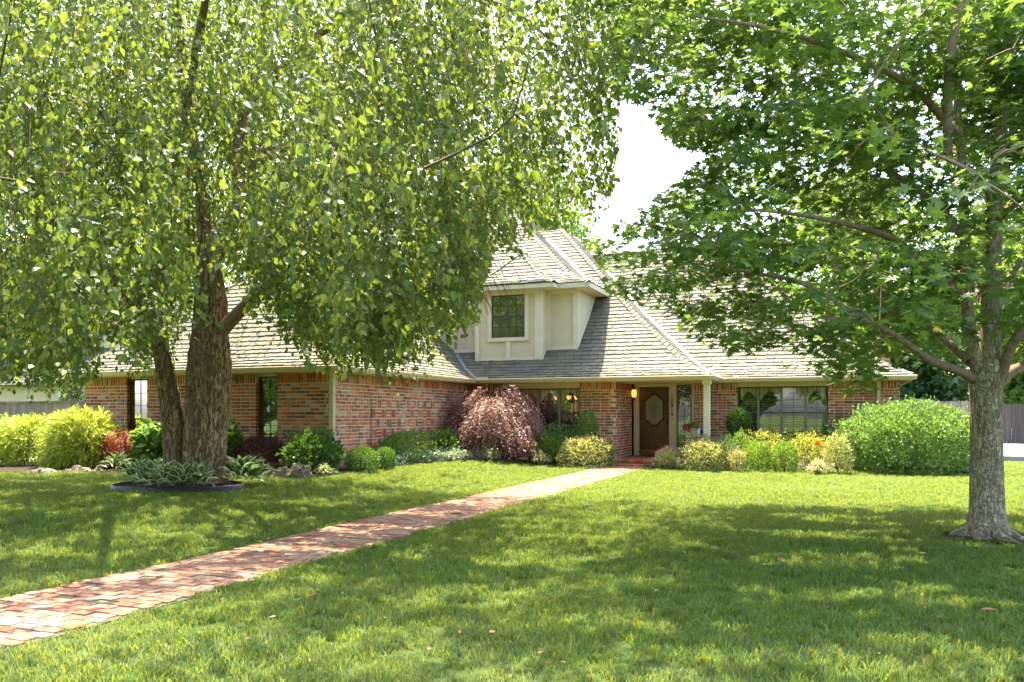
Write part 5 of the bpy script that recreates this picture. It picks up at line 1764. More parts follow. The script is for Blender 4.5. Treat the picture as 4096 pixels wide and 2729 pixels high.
# ---- rocks
rock('boulder', 'holey weathered boulder beside the striped hosta ring', 1052, 1160, 1917, 42, seed=2.0, rough=.34)
rock('boulder', 'larger pitted limestone boulder beside the yellow green grass clump', 1115, 1232, 1918, 60, seed=5.0, rough=.36)
rock('flat_rock', 'flat mossy limestone at the foot of the golden shrub nearest the fence', 70, 200, 1898, 24, mat='rock', seed=3.3)
rock('flat_rock', 'flat limestone at the foot of the golden shrub beside the house', 222, 345, 1892, 24, mat='rock', seed=4.1)
rock('flat_rock', 'small grey rock beside the red lace-leaf maple', 345, 405, 1888, 14, mat='rock', seed=7.1)
rock('limestone_slab', 'thin white limestone slab on the lawn edge before the straw grass clump, left half', 3155, 3240, 1876, 28, mat='rock_pale', seed=1.3)
rock('limestone_slab', 'thin white limestone slab on the lawn edge before the straw grass clump, right half', 3236, 3345, 1878, 30, mat='rock_pale', seed=8.3)
rock('stepping_rock', 'rounded tan rock in the bed below the loose green shrub', 1885, 1945, 1842, 13, mat='rock', seed=6.3)
rock('stepping_rock', 'flat grey rock under the purple maple beside the striped grass', 2058, 2118, 1846, 16, mat='rock_pale', seed=9.3)

# ------------------------------------------------------------------ trees
def bark_disp(seed, amp, ridges, flare_z=None, flare=.0, z0=0.0, knots=()):
    def f(th, p, i):
        r_ = 1.0
        w = math.sin(p.z * 2.1 + seed) * .5 + math.sin(p.z * 5.3 + th * 2) * .35
        r_ += amp * (abs(math.sin(ridges * .5 * (th + w * .22) + seed)) ** .6 - .6)
        r_ += amp * .7 * (abs(math.sin(ridges * .83 * (th - w * .18) + seed * 2 + p.z * 1.1)) - .5)
        r_ += amp * .35 * math.sin(p.z * 23 + th * 7 + seed)
        if flare_z:
            k = max(0, 1 - (p.z - z0) / flare_z)
            r_ += flare * k * k * (1 + .5 * math.sin(th * 5 + seed) + .3 * math.sin(th * 3 + 1))
        return r_
    return f

def limb(tree, name, pts, rad, sides, n, mat, disp=None):
    path, rr = smooth_path(pts, rad, n)
    V, F = tube_arrays(path, rr, sides, disp)
    return link(name, mesh_np(name, np.array([list(v) for v in V]), np.array(F), True), mat, tree), path

def attach(nodes, targets, r0=.016, sag=.15, seed=0, sides=4):
    """Join every target to the nearest node already in the skeleton by a curved twig."""
    nodes = [np.array(n) for n in nodes]
    arr = np.array(nodes)
    V, F = [], []
    dist = np.array([np.min(np.linalg.norm(arr - t, axis=1)) for t in targets])
    for i in np.argsort(dist):
        t = targets[i]
        d = np.linalg.norm(arr - t, axis=1) + np.maximum(0, arr[:, 2] - t[2]) * .25
        j = int(np.argmin(d)); a = arr[j]
        L = np.linalg.norm(t - a)
        if L < .05: continue
        m1 = a * .66 + t * .34 + np.array([0, 0, sag * L]) + rng.normal(0, .08 * L, 3)
        m2 = a * .33 + t * .67 + np.array([0, 0, sag * L * .9]) + rng.normal(0, .05 * L, 3)
        rr = r0 * min(1.5, .35 + L * .45)
        path, rads = smooth_path([Vector(a), Vector(m1), Vector(m2), Vector(t)], [rr, rr * .75, rr * .5, rr * .22], 8)
        v, f = tube_arrays(path, rads, sides)
        b = len(V)
        V += [tuple(x) for x in v]; F += [tuple(b + q for q in g_) for g_ in f]
        arr = np.vstack([arr, m1, m2, t])
    return np.array(V), np.array(F)

def pl(xs, ys, x):
    return np.interp(x, xs, ys)
D = 4096 / 2353.0

# ---- big weeping birch-like tree with twin trunk
def big_tree():
    g = 0.2
    base = on_ground(838, 1952)
    t = thing('weeping_birch', 'big weeping tree with a furrowed twin trunk inside the black hosta ring', 'tree', (base.x, base.y, base.z))
    zc = depth_of(base.x, base.y) + .42
    S = FPX / zc
    def Q(px, py, dz=0): return P(px, py, zc + dz)
    w = lambda px: px / S / 2
    trunk, tp = limb(t, 'trunk', [Q(818, 1975), Q(816, 1880), Q(822, 1750), Q(833, 1600), Q(838, 1450), Q(840, 1320), Q(843, 1210), Q(838, 1100), Q(830, 980)],
                     [w(172), w(154), w(158), w(168), w(162), w(132), w(122), w(100), w(72)], 96, 150, M['bark_birch'], bark_disp(1.2, .075, 15, .55, .16, base.z))
    nodes = list(tp[60:])
    specs = [
        ('stem', [Q(712, 1965, .05), Q(700, 1850, .05), Q(690, 1680, .0), Q(668, 1530, -.1), Q(640, 1400, -.2), Q(590, 1280, -.4), Q(505, 1170, -.6), Q(400, 1050, -.9), Q(290, 930, -1.2), Q(120, 850, -1.6), Q(-80, 800, -2)], [w(92), w(80), w(84), w(72), w(56), w(48), w(44), w(38), w(32), w(26), w(14)], 48, 110, bark_disp(3.1, .08, 11, .5, .15, base.z)),
        ('stem', [Q(838, 1010), Q(815, 880, -.1), Q(800, 700, -.3), Q(760, 500, -.5), Q(730, 250, -.9), Q(700, -100, -1.2), Q(720, -500, -1.2)], [w(72), w(58), w(50), w(44), w(38), w(30), w(12)], 20, 50, bark_disp(2.1, .05, 7)),
        ('stem', [Q(850, 1040, .05), Q(905, 930, .1), Q(955, 800, .2), Q(950, 620, .4), Q(985, 400, .7), Q(1060, 100, 1.0), Q(1100, -400, 1.2)], [w(70), w(62), w(54), w(46), w(38), w(28), w(12)], 20, 50, bark_disp(4.1, .05, 7)),
        ('branch', [Q(890, 1320, -.1), Q(960, 1245, -.4), Q(1050, 1150, -.9), Q(1150, 1000, -1.5), Q(1200, 820, -2.1), Q(1330, 640, -3.0)], [w(56), w(48), w(40), w(34), w(26), w(12)], 16, 36, bark_disp(5.1, .05, 7)),
        ('branch', [Q(960, 700, .3), Q(1200, 480, .5), Q(1500, 260, .5), Q(1800, 280, .6), Q(2050, 420, .8), Q(2250, 620, 1.0)], [w(42), w(34), w(28), w(22), w(16), w(8)], 12, 36, None),
        ('branch', [Q(985, 420, .6), Q(1300, 120, -.4), Q(1650, -20, -1.2), Q(2000, 20, -1.6), Q(2250, 200, -1.8)], [w(36), w(30), w(24), w(18), w(8)], 12, 30, None),
        ('branch', [Q(800, 720, -.2), Q(560, 560, -1.2), Q(300, 400, -2.4), Q(60, 360, -3.5)], [w(40), w(32), w(24), w(10)], 12, 26, None),
        ('branch', [Q(740, 420, -.5), Q(800, 120, -2.5), Q(860, -200, -4.2)], [w(38), w(28), w(12)], 12, 20, None),
        ('branch', [Q(940, 640, .4), Q(1000, 420, 2.4), Q(1100, 300, 4.2)], [w(38), w(28), w(12)], 12, 20, None),
        ('branch', [Q(640, 1400, -.2), Q(520, 1330, 1.0), Q(350, 1250, 2.4), Q(150, 1150, 3.2)], [w(34), w(28), w(20), w(8)], 12, 24, None),
    ]
    for nm, pts, rad, sd, n, dp in specs:
        o, path = limb(t, nm, pts, rad, sd, n, M['bark_birch'] if nm == 'stem' else M['bark_limb'], dp)
        nodes += path[len(path) // 4::2]
    # hanging sprays
    N = 56000
    cx, cy = base.x, base.y + .3
    per_c = 11
    NC = N // per_c
    N = NC * per_c
    d = unit(NC) * (rng.random((NC, 1)) ** .36)
    cen = np.stack([cx + 1.4 + d[:, 0] * 9.4, cy - .4 + d[:, 1] * 7.4, 6.2 + d[:, 2] * 6.6], axis=1)
    lowx = np.array([-400, 0, 60, 120, 200, 240, 262, 300, 340, 380, 420, 440, 540, 560, 600, 650, 700, 760, 800, 860, 900, 935, 960, 1000, 1060, 1090, 1102, 1130, 1160, 1200, 1240, 1290, 1330, 1380, 1398, 1410, 1425, 1440]) * D
    lowy = np.array([900, 895, 905, 915, 895, 830, 770, 830, 890, 900, 800, 660, 640, 690, 760, 815, 850, 880, 870, 885, 870, 850, 800, 770, 790, 790, 660, 560, 560, 575, 505, 530, 545, 545, 470, 400, 240, 120]) * D
    NFR = 620
    fx = rng.uniform(-300, 2420, NFR * 2); fx = fx[(fx < 700) | (fx > 930)][:NFR]
    NFR = len(fx)
    fz = rng.uniform(9.0, 15.0, NFR)
    fy = pl(lowx, lowy, fx) - rng.uniform(0, 1, NFR) ** 1.3 * 420 - 235 * 10 / fz * .45
    fx_c = (fx - 2048) / FPX * fz
    fc = np.stack([fx_c * cT - fz * sT, fx_c * sT + fz * cT, CAMZ + (1662 - fy) / FPX * fz], axis=1)
    okf = (((fc[:, 0] - cx - 1.4) / 9.6) ** 2 + ((fc[:, 1] - cy + .4) / 7.6) ** 2 < 1.0) & (rng.random(NFR) < np.where(fx > 1920, .45, np.where(fx < 700, .5, 1)))
    fc = fc[okf]
    cen = np.concatenate([cen, fc]); NC = len(cen); N = NC * per_c
    top = np.repeat(cen, per_c, axis=0) + rng.normal(0, 1, (N, 3)) * np.array([.17, .17, .34])
    csway = np.repeat(rng.normal(0, .30, (NC, 3)), per_c, axis=0)
    ckeep = np.repeat(rng.random(NC), per_c)
    L = rng.uniform(.35, 1.15, N)
    bot = top.copy(); bot[:, 2] -= L
    px, py, zz = project_np(top); bx, by, _ = project_np(bot)
    lowx = np.array([-400, 0, 60, 120, 200, 240, 262, 300, 340, 380, 420, 440, 540, 560, 600, 650, 700, 760, 800, 860, 900, 935, 960, 1000, 1060, 1090, 1102, 1130, 1160, 1200, 1240, 1290, 1330, 1380, 1398, 1410, 1425, 1440]) * D
    lowy = np.array([900, 895, 905, 915, 895, 830, 770, 830, 890, 900, 800, 660, 640, 690, 760, 815, 850, 880, 870, 885, 870, 850, 800, 770, 790, 790, 660, 560, 560, 575, 505, 530, 545, 545, 470, 400, 240, 120]) * D
    low = pl(lowx, lowy, bx) + np.where(bx < 400, 25, 0) + np.where(bx < 1840, np.repeat(rng.normal(-10, 48, NC), per_c), 0)
    keep = (by < low - rng.uniform(0, 50, N)) & (zz > 6.8) & (px > -1200) & ((px < 2530) | (py < -300)) & (py > -5000)
    # stay clear of the visible trunk
    tr = (bx > 735) & (bx < 930) & (by > 980) & (zz < zc + .2)
    tr |= (bx > 610) & (bx < 740) & (by > 1420) & (zz < zc + .2) & (rng.random(N) < .75)
    tr |= (bx > 765) & (bx < 995) & (by > 560) & (by < 1000) & (zz < zc + .2) & (rng.random(N) < .9)
    tr |= (np.abs(by - pl([300, 400, 505, 590, 650], [930, 1050, 1170, 1290, 1420], bx)) < 70) & (bx > 280) & (bx < 660) & (zz < zc) & (rng.random(N) < .55)
    keep &= ~tr
    # lacy where the photo shows light through: thinner low left and around the gaps
    gap = lump(np.repeat(cen, per_c, axis=0), 1.1, 1.3) - .06
    su = np.stack([top[:, 0] + .2 * top[:, 2], top[:, 1] - .42 * top[:, 2], top[:, 2] * 0], axis=1)
    fleck = lump(su, 1.5, .4)
    dens = np.where(gap < -.30, .18, 1.0)
    dens *= np.where((bx < 430 * 1.0) & (by > 900), .75, 1.0)
    dens *= np.where((bx > 1850) & (py > -300), .62, 1.0)
    dens *= np.where(py < -250, np.where(px > 1500, .55, .35), 1.0)
    dens *= np.where(top[:, 1] - .42 * top[:, 2] > 12.9, .30, 1.0)  # thinned along the sun direction so the lawn behind stays lit
    dens *= np.where(top[:, 1] - .42 * top[:, 2] < 11.5, 1.0, .8)
    dens *= np.where(zz < 9, .55, 1.0)
    keep &= (.8 * ckeep + .2 * rng.random(N)) < dens * .92
    top, L, bot = top[keep], L[keep], bot[keep]
    n = len(top)
    per = 15
    s = (np.arange(per) + .5) / per
    out = top - np.array([cx, cy, 0]); out[:, 2] = 0
    out /= np.maximum(np.linalg.norm(out, axis=1, keepdims=True), .5)
    sway = csway[keep] + rng.normal(0, .16, (n, 3)); sway[:, 2] = 0
    hd = out * .45 + sway + np.array([.10, 0, 0])
    pts = top[:, None, :] + hd[:, None, :] * (L[:, None] * np.sqrt(s)[None, :])[:, :, None]
    pts[:, :, 2] -= L[:, None] * s[None, :] ** 1.2 * .95
    p = pts.reshape(-1, 3) + rng.normal(0, .035, (n * per, 3))
    su = np.stack([p[:, 0] + .2 * p[:, 2], p[:, 1] - .42 * p[:, 2], p[:, 2] * 0], axis=1)
    fl = .65 * lump(su, 1.7, .4) + .5 * lump(su, 4.3, 1.9)
    lf = ~((fl < -.30) & (rng.random(len(p)) < .85))  # sun-aligned holes shaped into the crown to cast light flecks below
    lx_, ly_, _ = project_np(p)
    lf &= (ly_ < pl(lowx, lowy, lx_) + 20 + rng.normal(0, 14, len(p))) | (lx_ < 1840)
    p = p[lf]
    m = len(p)
    print('birch leaves', m)
    hr = np.repeat(hd, per, axis=0)[lf]
    tip = np.array([0, 0, -1.0]) + .6 * hr + .8 * unit(m)
    nr = unit(m) + .5 * np.repeat(out, per, axis=0)[lf] + np.array([0, 0, .35])
    size = rng.uniform(.045, .115, m) * np.where(rng.random(m) < .12, 1.25, 1)
    fr = frames(tip, nr)
    # the largest-showing leaves are parts of their own
    qx, qy, qz = project_np(p)
    vis = (qx > 0) & (qx < 4096) & (qy > 0) & (qy < 2729)
    score = np.where(vis, size / qz, 0)
    pick = np.argsort(-score)[:290]
    me = bpy.data.meshes.new('leaf'); me.from_pydata([tuple(v) for v in T_OVAL[0]], [], [tuple(int(i) for i in f) for f in T_OVAL[1]]); me.materials.append(M['leaf_birch'])
    for i in pick:
        o = bpy.data.objects.new('leaf', me); COL.objects.link(o); o.parent = t
        mt = Matrix([list(r_) for r_ in fr[i]])
        o.rotation_euler = mt.to_euler(); o.scale = [size[i]] * 3
        o.location = Vector(p[i]) - t.location
    rest = np.ones(m, bool); rest[pick] = False
    V, F = stamp(T_LEAF[0] * np.array([1.12, 1, 1]), T_LEAF[1], fr[rest], p[rest], size[rest])
    link('crown', mesh_np('crown', V, F), M['leaf_birch'], t, kind='stuff')
    # twigs of the hanging sprays
    sel = rng.random(n) < .5
    q = pts[sel][:, [0, 4, 9, 14], :]
    a = q; b = q + np.array([.005, .003, 0])
    V = np.concatenate([a, b], axis=2).reshape(-1, 4, 2, 3)
    idx = np.arange(len(V))[:, None] * 8
    F = np.concatenate([np.stack([idx[:, 0] + 2 * k, idx[:, 0] + 2 * k + 1, idx[:, 0] + 2 * k + 3, idx[:, 0] + 2 * k + 2], axis=1) for k in range(3)])
    link('twigs', mesh_np('twigs', V.reshape(-1, 3), F), M['bark_twig'], t, kind='stuff')
    tg = top[rng.permutation(n)[:900]]
    V, F = attach([list(v) for v in nodes], tg, .013, sides=3)
    link('branches', mesh_np('branches', V, F, True), M['bark_twig'], t, kind='stuff')
    # roots of the ring: black edging circle with soil
    return base, zc
BASE, TZC = big_tree()

def ring_and_hostas():
    l, r_ = on_ground(520, 1950), on_ground(1062, 1945)
    fr_ = on_ground(770, 1988)
    cx, cy = (l.x + r_.x) / 2, (l.y + r_.y) / 2
    rx = (l - r_).length / 2
    ry = rx * .82
    cy = fr_.y + ry * .95
    g = ground_z(cx, cy)
    t = thing('edging_ring', 'black plastic edging ring round the foot of the twin trunk', 'edging', (cx, cy, g))
    mb = MB(); N = 60
    for k in range(N):
        a0, a1 = 2 * math.pi * k / N, 2 * math.pi * (k + 1) / N
        p = []
        for a in (a0, a1):
            w = 1 + .02 * math.sin(a * 5)
            for q, z in ((1.0, -.02), (1.0, .085), (.985, .095), (.975, .085), (.975, -.02)):
                p.append((cx + math.cos(a) * rx * w * q, cy + math.sin(a) * ry * w * q, g + z))
        mb.add(p, [(i, i + 5, i + 6, i + 1) for i in range(4)])
    mb.build('edging_strip', M['black_plastic'], t, smooth=True)
    V = [(cx, cy, g + .07)] + [(cx + math.cos(2 * math.pi * k / N) * rx * .97, cy + math.sin(2 * math.pi * k / N) * ry * .97, g + .05) for k in range(N)]
    F = [(0, 1 + k, 1 + (k + 1) % N) for k in range(N)]
    link('ring_soil', mesh_np('ring_soil', V, F), M['soil'])['kind'] = 'structure'
    G = 'striped hostas inside the ring'
    pos = [(548, 1945, .30, 'cream-edged hosta at the far end of the ring, away from the path'), (605, 1962, .32, 'cream-edged hosta second from the far end of the ring'),
           (668, 1968, .32, 'cream-edged hosta below the leaning smaller stem'), (735, 1974, .30, 'cream-edged hosta between the two stems, front of the ring'),
           (795, 1972, .28, 'cream-edged hosta right before the main trunk foot'), (640, 1935, .30, 'cream-edged hosta tucked behind the front row beside the smaller stem')]
    for px, py, rr, lab in pos:
        p = on_ground(px, py)
        hosta(lab, p.x, p.y - .02, g + .06, rr * 1.15, 36, .25, G)
    p = on_ground(960, 1950)
    hosta('broad cream-edged hosta at the path side of the ring', p.x - .1, p.y + .16, g + .06, .46, 36, .31, G)
    p = on_ground(1012, 1945)
    hosta('smaller cream-edged hosta at the boulder end of the ring', p.x - .03, p.y + .15, g + .06, .34, 22, .26, G)
    p = on_ground(455, 1888)
    hosta('low cream-edged hosta in the bed below the red lace-leaf maple', p.x, p.y + .1, ground_z(p.x, p.y) + .03, .4, 34, .24, G)
ring_and_hostas()

# ---- maple
def maple():
    base = on_ground(3955, 2158)
    t = thing('maple_tree', 'young maple with smooth pale trunk forking above the lawn', 'tree', tuple(base))
    zc = depth_of(base.x, base.y) + .15
    S = FPX / zc
    def Q(px, py, dz=0): return P(px, py, zc + dz)
    w = lambda px: px / S / 2
    trunk, tp = limb(t, 'trunk', [Q(3950, 2185), Q(3950, 2130), Q(3948, 2000), Q(3946, 1850), Q(3945, 1700), Q(3944, 1600), Q(3944, 1520), Q(3950, 1440)],
                     [w(158), w(140), w(124), w(118), w(114), w(116), w(122), w(96)], 80, 110, M['bark_maple'], bark_disp(.7, .022, 13, .30, .45, base.z))
    nodes = []
    specs = [
        ('stem', [Q(3960, 1500, .02), Q(3962, 1400, .05), Q(3965, 1200, .1), Q(3975, 950, .1), Q(3995, 600, .15), Q(4030, 250, .2), Q(4045, -200, .2), Q(4040, -700, .2)], [w(84), w(80), w(72), w(64), w(52), w(42), w(30), w(12)], 28, 60),
        ('stem', [Q(3925, 1520), Q(3895, 1420, -.05), Q(3872, 1250, -.1), Q(3860, 1000, -.1), Q(3850, 700, -.1), Q(3830, 400, -.1), Q(3860, 0, 0), Q(3880, -400, 0)], [w(50), w(52), w(44), w(38), w(32), w(26), w(20), w(8)], 18, 50),
        ('branch', [Q(3915, 1530), Q(3860, 1495, -.1), Q(3780, 1465, -.25), Q(3700, 1430, -.4), Q(3620, 1370, -.6), Q(3540, 1320, -.8), Q(3440, 1280, -1.0), Q(3300, 1275, -1.4)], [w(44), w(36), w(33), w(32), w(28), w(24), w(18), w(6)], 14, 40),
        ('branch', [Q(3975, 1530), Q(4010, 1480, -.1), Q(4050, 1380, -.2), Q(4120, 1290, -.3), Q(4250, 1150, -.6)], [w(52), w(44), w(36), w(30), w(10)], 14, 26),
        ('branch', [Q(3985, 1545, .05), Q(4040, 1490, .2), Q(4120, 1450, .4), Q(4260, 1380, .8)], [w(50), w(46), w(38), w(10)], 14, 22),
        ('branch', [Q(3970, 1250, .1), Q(4010, 1180, .3), Q(4060, 1080, .7), Q(4160, 980, 1.2)], [w(40), w(34), w(28), w(10)], 12, 22),
        ('branch', [Q(3860, 1180, -.1), Q(3700, 1060, -.2), Q(3580, 960, -.4), Q(3400, 900, -.7), Q(3200, 860, -1.0), Q(3000, 840, -1.3)], [w(34), w(28), w(24), w(20), w(14), w(6)], 12, 40),
        ('branch', [Q(3880, 1450, -.1), Q(3780, 1360, .4), Q(3700, 1290, .8), Q(3550, 1240, 1.4), Q(3350, 1150, 2.0)], [w(36), w(28), w(24), w(18), w(8)], 12, 36),
        ('branch', [Q(3540, 1325, -.8), Q(3380, 1230, -1.0), Q(3200, 1130, -.9), Q(3000, 1090, -.7), Q(2750, 1050, -.3)], [w(22), w(18), w(16), w(12), w(5)], 10, 30),
        ('branch', [Q(3855, 950, -.1), Q(3700, 780, .6), Q(3450, 640, 1.2), Q(3100, 560, 1.8), Q(2750, 480, 2.0)], [w(32), w(26), w(22), w(16), w(6)], 12, 36),
        ('branch', [Q(3845, 560, -.1), Q(3650, 350, -.8), Q(3400, 220, -1.4), Q(3100, 120, -1.8), Q(2750, 60, -1.6)], [w(30), w(26), w(20), w(14), w(6)], 12, 36),
        ('branch', [Q(3790, 620, -.8), Q(3795, 300, -1.0), Q(3830, 0, -1.0), Q(3850, -400, -1.0)], [w(34), w(32), w(30), w(14)], 14, 30),
        ('branch', [Q(3985, 700, .1), Q(4100, 560, .6), Q(4300, 420, 1.2)], [w(32), w(26), w(10)], 10, 18),
        ('branch', [Q(4010, 400, .1), Q(3800, 200, 1.6), Q(3600, 60, 3.0)], [w(30), w(22), w(8)], 10, 18),
        ('branch', [Q(3960, 1300, .1), Q(3900, 1150, 1.2), Q(3800, 1060, 2.4), Q(3650, 1000, 3.4)], [w(32), w(26), w(18), w(8)], 10, 24),
        ('branch', [Q(3950, 1000, 0), Q(3960, 820, -1.2), Q(3900, 700, -2.4), Q(3700, 600, -3.2)], [w(30), w(24), w(16), w(6)], 10, 24),
        ('branch', [Q(3970, 900, .1), Q(4100, 780, -1.0), Q(4300, 650, -2.2)], [w(30), w(22), w(8)], 10, 18),
    ]
    for nm, pts, rad, sd, n in specs:
        o, path = limb(t, nm, pts, rad, sd, n, M['bark_maple'] if nm == 'stem' else M['bark_limb'], bark_disp(len(nodes) + 1, .03, 7) if nm == 'stem' else None)
        nodes += path[len(path) // 5::2]
    # pads: flat sprays of leaves
    N = 8800
    d = unit(N) * (rng.random((N, 1)) ** .40)
    c = np.stack([base.x - .3 + d[:, 0] * 6.1, base.y - .2 + d[:, 1] * 5.6, 5.6 + d[:, 2] * 4.9], axis=1)
    px, py, zz = project_np(c)
    lowx = np.array([1360, 1385, 1420, 1460, 1500, 1540, 1580, 1620, 1660, 1700, 1720, 1745, 1790, 1830, 1870, 1900, 1940, 1990, 2030, 2060, 2110, 2150, 2200, 2353, 2600]) * D
    lowy = np.array([560, 640, 680, 690, 700, 730, 765, 790, 800, 815, 860, 800, 825, 865, 850, 860, 895, 915, 860, 830, 840, 850, 835, 840, 850]) * D
    lefy = np.array([-1100, 0, 100, 180, 215, 250, 330, 352, 430, 500, 560, 640, 700]) * D
    lefx = np.array([900, 1370, 1385, 1400, 1445, 1500, 1560, 1640, 1560, 1450, 1380, 1370, 1400]) * D
    keep = (py < pl(lowx, lowy, px) - 25) & (px > pl(lefy, lefx, py)) & (zz > 5.2) & (py > -5000) & (px < 5200)
    keep &= ~((px > 3870) & (px < 4010) & (py > 1050) & (zz < zc + .1))
    keep &= ~((px > 3400) & (px < 3900) & (py > 1450) & (zz < zc - .3))
    gap = lump(c, 1.15, 2.2)
    su = np.stack([c[:, 0] + .2 * c[:, 2], c[:, 1] - .42 * c[:, 2], c[:, 2] * 0], axis=1)
    fleck = lump(su, 1.5, 2.4)
    dens = np.where(gap < -.22, .12, 1.0)
    dens *= np.where(zz < 7, .22, np.where(zz < 8.2, .55, 1.0))
    dens *= np.where(py < -200, np.where(px < 3300, .6, .4), 1.0)
    dens *= np.where(fleck < -.05, .55, 1.0)
    dens *= np.where((px > 2500) & (px < 3000) & (py > 1150), .55, 1.0)
    keep &= rng.random(N) < dens
    c = c[keep]
    n = len(c)
    per = 34
    rad = rng.uniform(.22, .46, n)
    a = rng.uniform(0, 2 * math.pi, (n, per)); q = np.sqrt(rng.random((n, per))) * rad[:, None]
    off = np.stack([np.cos(a) * q, np.sin(a) * q, rng.normal(0, .055, (n, per)) - .18 * q ** 1.0 + .05], axis=2)
    p = (c[:, None, :] + off).reshape(-1, 3)
    m = len(p)
    outv = off.reshape(-1, 3); outv[:, 2] = 0
    outv /= np.maximum(np.linalg.norm(outv, axis=1, keepdims=True), .05)
    tip = outv * .8 + np.array([0, 0, -.35]) + .45 * unit(m)
    nr = np.array([0, 0, 1.0]) + .55 * unit(m)
    px, py, zz = project_np(p)
    ok = (py < pl(lowx, lowy, px) + 15) & (px > pl(lefy, lefx, py) - 30)
    su = np.stack([p[:, 0] + .2 * p[:, 2], p[:, 1] - .42 * p[:, 2], p[:, 2] * 0], axis=1)
    fl = .65 * lump(su, 1.6, 2.4) + .5 * lump(su, 4.1, .7)
    ok &= ~((fl < -.10) & (rng.random(m) < .93))  # leaves dropped along the sun direction, so the crown dapples the lawn
    p, tip, nr = p[ok], tip[ok], nr[ok]; m = len(p)
    size = rng.uniform(.065, .118, m)
    fr = frames(tip, nr)
    qx, qy, qz = project_np(p)
    vis = (qx > 0) & (qx < 4096) & (qy > 0) & (qy < 2729)
    pick = np.argsort(-np.where(vis, size / qz, 0))[:290]
    me = bpy.data.meshes.new('leaf'); me.from_pydata([tuple(v) for v in T_MAPLE[0]], [], [tuple(int(i) for i in f) for f in T_MAPLE[1]]); me.materials.append(M['leaf_maple'])
    for i in pick:
        o = bpy.data.objects.new('leaf', me); COL.objects.link(o); o.parent = t
        o.rotation_euler = Matrix([list(r_) for r_ in fr[i]]).to_euler(); o.scale = [size[i]] * 3
        o.location = Vector(p[i]) - t.location
    rest = np.ones(m, bool); rest[pick] = False
    V, F = stamp(T_MAPLE[0], T_MAPLE[1], fr[rest], p[rest], size[rest])
    link('crown', mesh_np('crown', V, F), M['leaf_maple'], t, kind='stuff')
    V, F = attach([list(v) for v in nodes], c[:1700], .013, .08, sides=3)
    link('branches', mesh_np('branches', V, F, True), M['bark_limb'], t, kind='stuff')
    print('maple pads', n, 'leaves', m)
    # bare soil patch and surface roots
    g = MB(); N = 40
    V = [(base.x + .12, base.y + .1, .03)] + [(base.x + .12 + math.cos(2 * math.pi * k / N) * (.62 + .14 * math.sin(k * 1.7) + .08 * math.sin(k * 3.1)), base.y + .1 + math.sin(2 * math.pi * k / N) * (.42 + .1 * math.sin(k * 1.3)), .012) for k in range(N)]
    link('tree_soil', mesh_np('tree_soil', V, [(0, 1 + k, 1 + (k + 1) % N) for k in range(N)]), M['soil'])['kind'] = 'structure'
    mb = MB()
    for a, ln in ((-1.25, .55), (-.6, .5), (-2.1, .45), (.2, .4), (3.0, .4)):
        mb.tube(*smooth_path([(base.x + math.cos(a) * .1, base.y + .12 + math.sin(a) * .1, .16), (base.x + math.cos(a) * .26, base.y + .12 + math.sin(a) * .26, .06), (base.x + math.cos(a + .2) * ln, base.y + .12 + math.sin(a + .2) * ln, .0)], [.09, .06, .02], 10), 10)
    mb.build('root', M['bark_maple'], t, smooth=True)
    return base
MBASE = maple()

# ---- background trees
def far_tree(name, label, cat, X, Y, z0, H, r_, mat, n, leaf, nl=10, group=None, low=.25, bark='bark_limb', seed=0):
    t = thing(name, label, cat, (X, Y, z0), group=group)
    rs = random.Random(seed)
    lobes = []
    for i in range(nl):
        a = 2 * math.pi * i / nl * 1.618; q = rs.uniform(.15, .62) * r_
        zz = z0 + H * (low + .13 + (0.86 - low - .13) * rs.random())
        k = 1 - .55 * abs((zz - z0) / H - .55)
        lobes.append((X + math.cos(a) * q * k, Y + math.sin(a) * q * k, zz, r_ * rs.uniform(.30, .5), H * rs.uniform(.11, .18)))
    lobes.append((X, Y, z0 + H * .84, r_ * .4, H * .16))
    allp, alln = [], []
    per = n // len(lobes)
    for (lx, ly, lz, lr, lh) in lobes:
        d = unit(per); rad = 1 - np.abs(rng.normal(0, .16, (per, 1))); rad *= 1 + .22 * lump(d, 3, lx)[:, None]
        allp.append(np.array([lx, ly, lz]) + d * rad * np.array([lr, lr, lh])); alln.append(d)
    p, nr = np.concatenate(allp), np.concatenate(alln)
    m = len(p)
    tip = nr * .5 + .8 * unit(m) + np.array([0, 0, -.2])
    V, F = stamp(T_LEAF[0] * np.array([1.25, 1, 1]), T_LEAF[1], frames(tip, nr + unit(m) * .9), p, rng.uniform(.6, 1.3, m) * leaf)
    link('crown', mesh_np('crown', V, F), M[mat], t, kind='stuff')
    mb = MB()
    mb.tube(*smooth_path([(X, Y, z0 - .1), (X + .05, Y, z0 + H * .25), (X - .05, Y, z0 + H * .55), (X, Y, z0 + H * .9)], [H * .028, H * .022, H * .014, .02], 14), 10)
    mb.build('trunk', M[bark], t, smooth=True)
    mb = MB()
    for (lx, ly, lz, lr, lh) in lobes:
        mb.tube([Vector((X, Y, z0 + H * .3 + (lz - z0) * .25)), Vector(((X + lx) / 2, (Y + ly) / 2, lz - lh * .6)), Vector((lx, ly, lz))], [H * .009, H * .006, .02], 6)
    mb.build('limb', M[bark], t, smooth=True)
def ft(px, Y, pytop, *a, **k):
    X, zc = at_y(px, Y)
    H = CAMZ + (1662 - pytop) / FPX * zc
    return X, Y, H
BG = 'trees behind the house'
def add_far(name, label, px, Y, pytop, wpx, mat, n, leaf, seed, low=.2, nl=11, bark='bark_limb'):
    X, Y, H = ft(px, Y, pytop)
    zc = depth_of(X, Y)
    far_tree(name, label, 'tree', X, Y, 0, H, wpx / 2 * zc / FPX, mat, n, leaf, nl, BG, low, bark, seed)
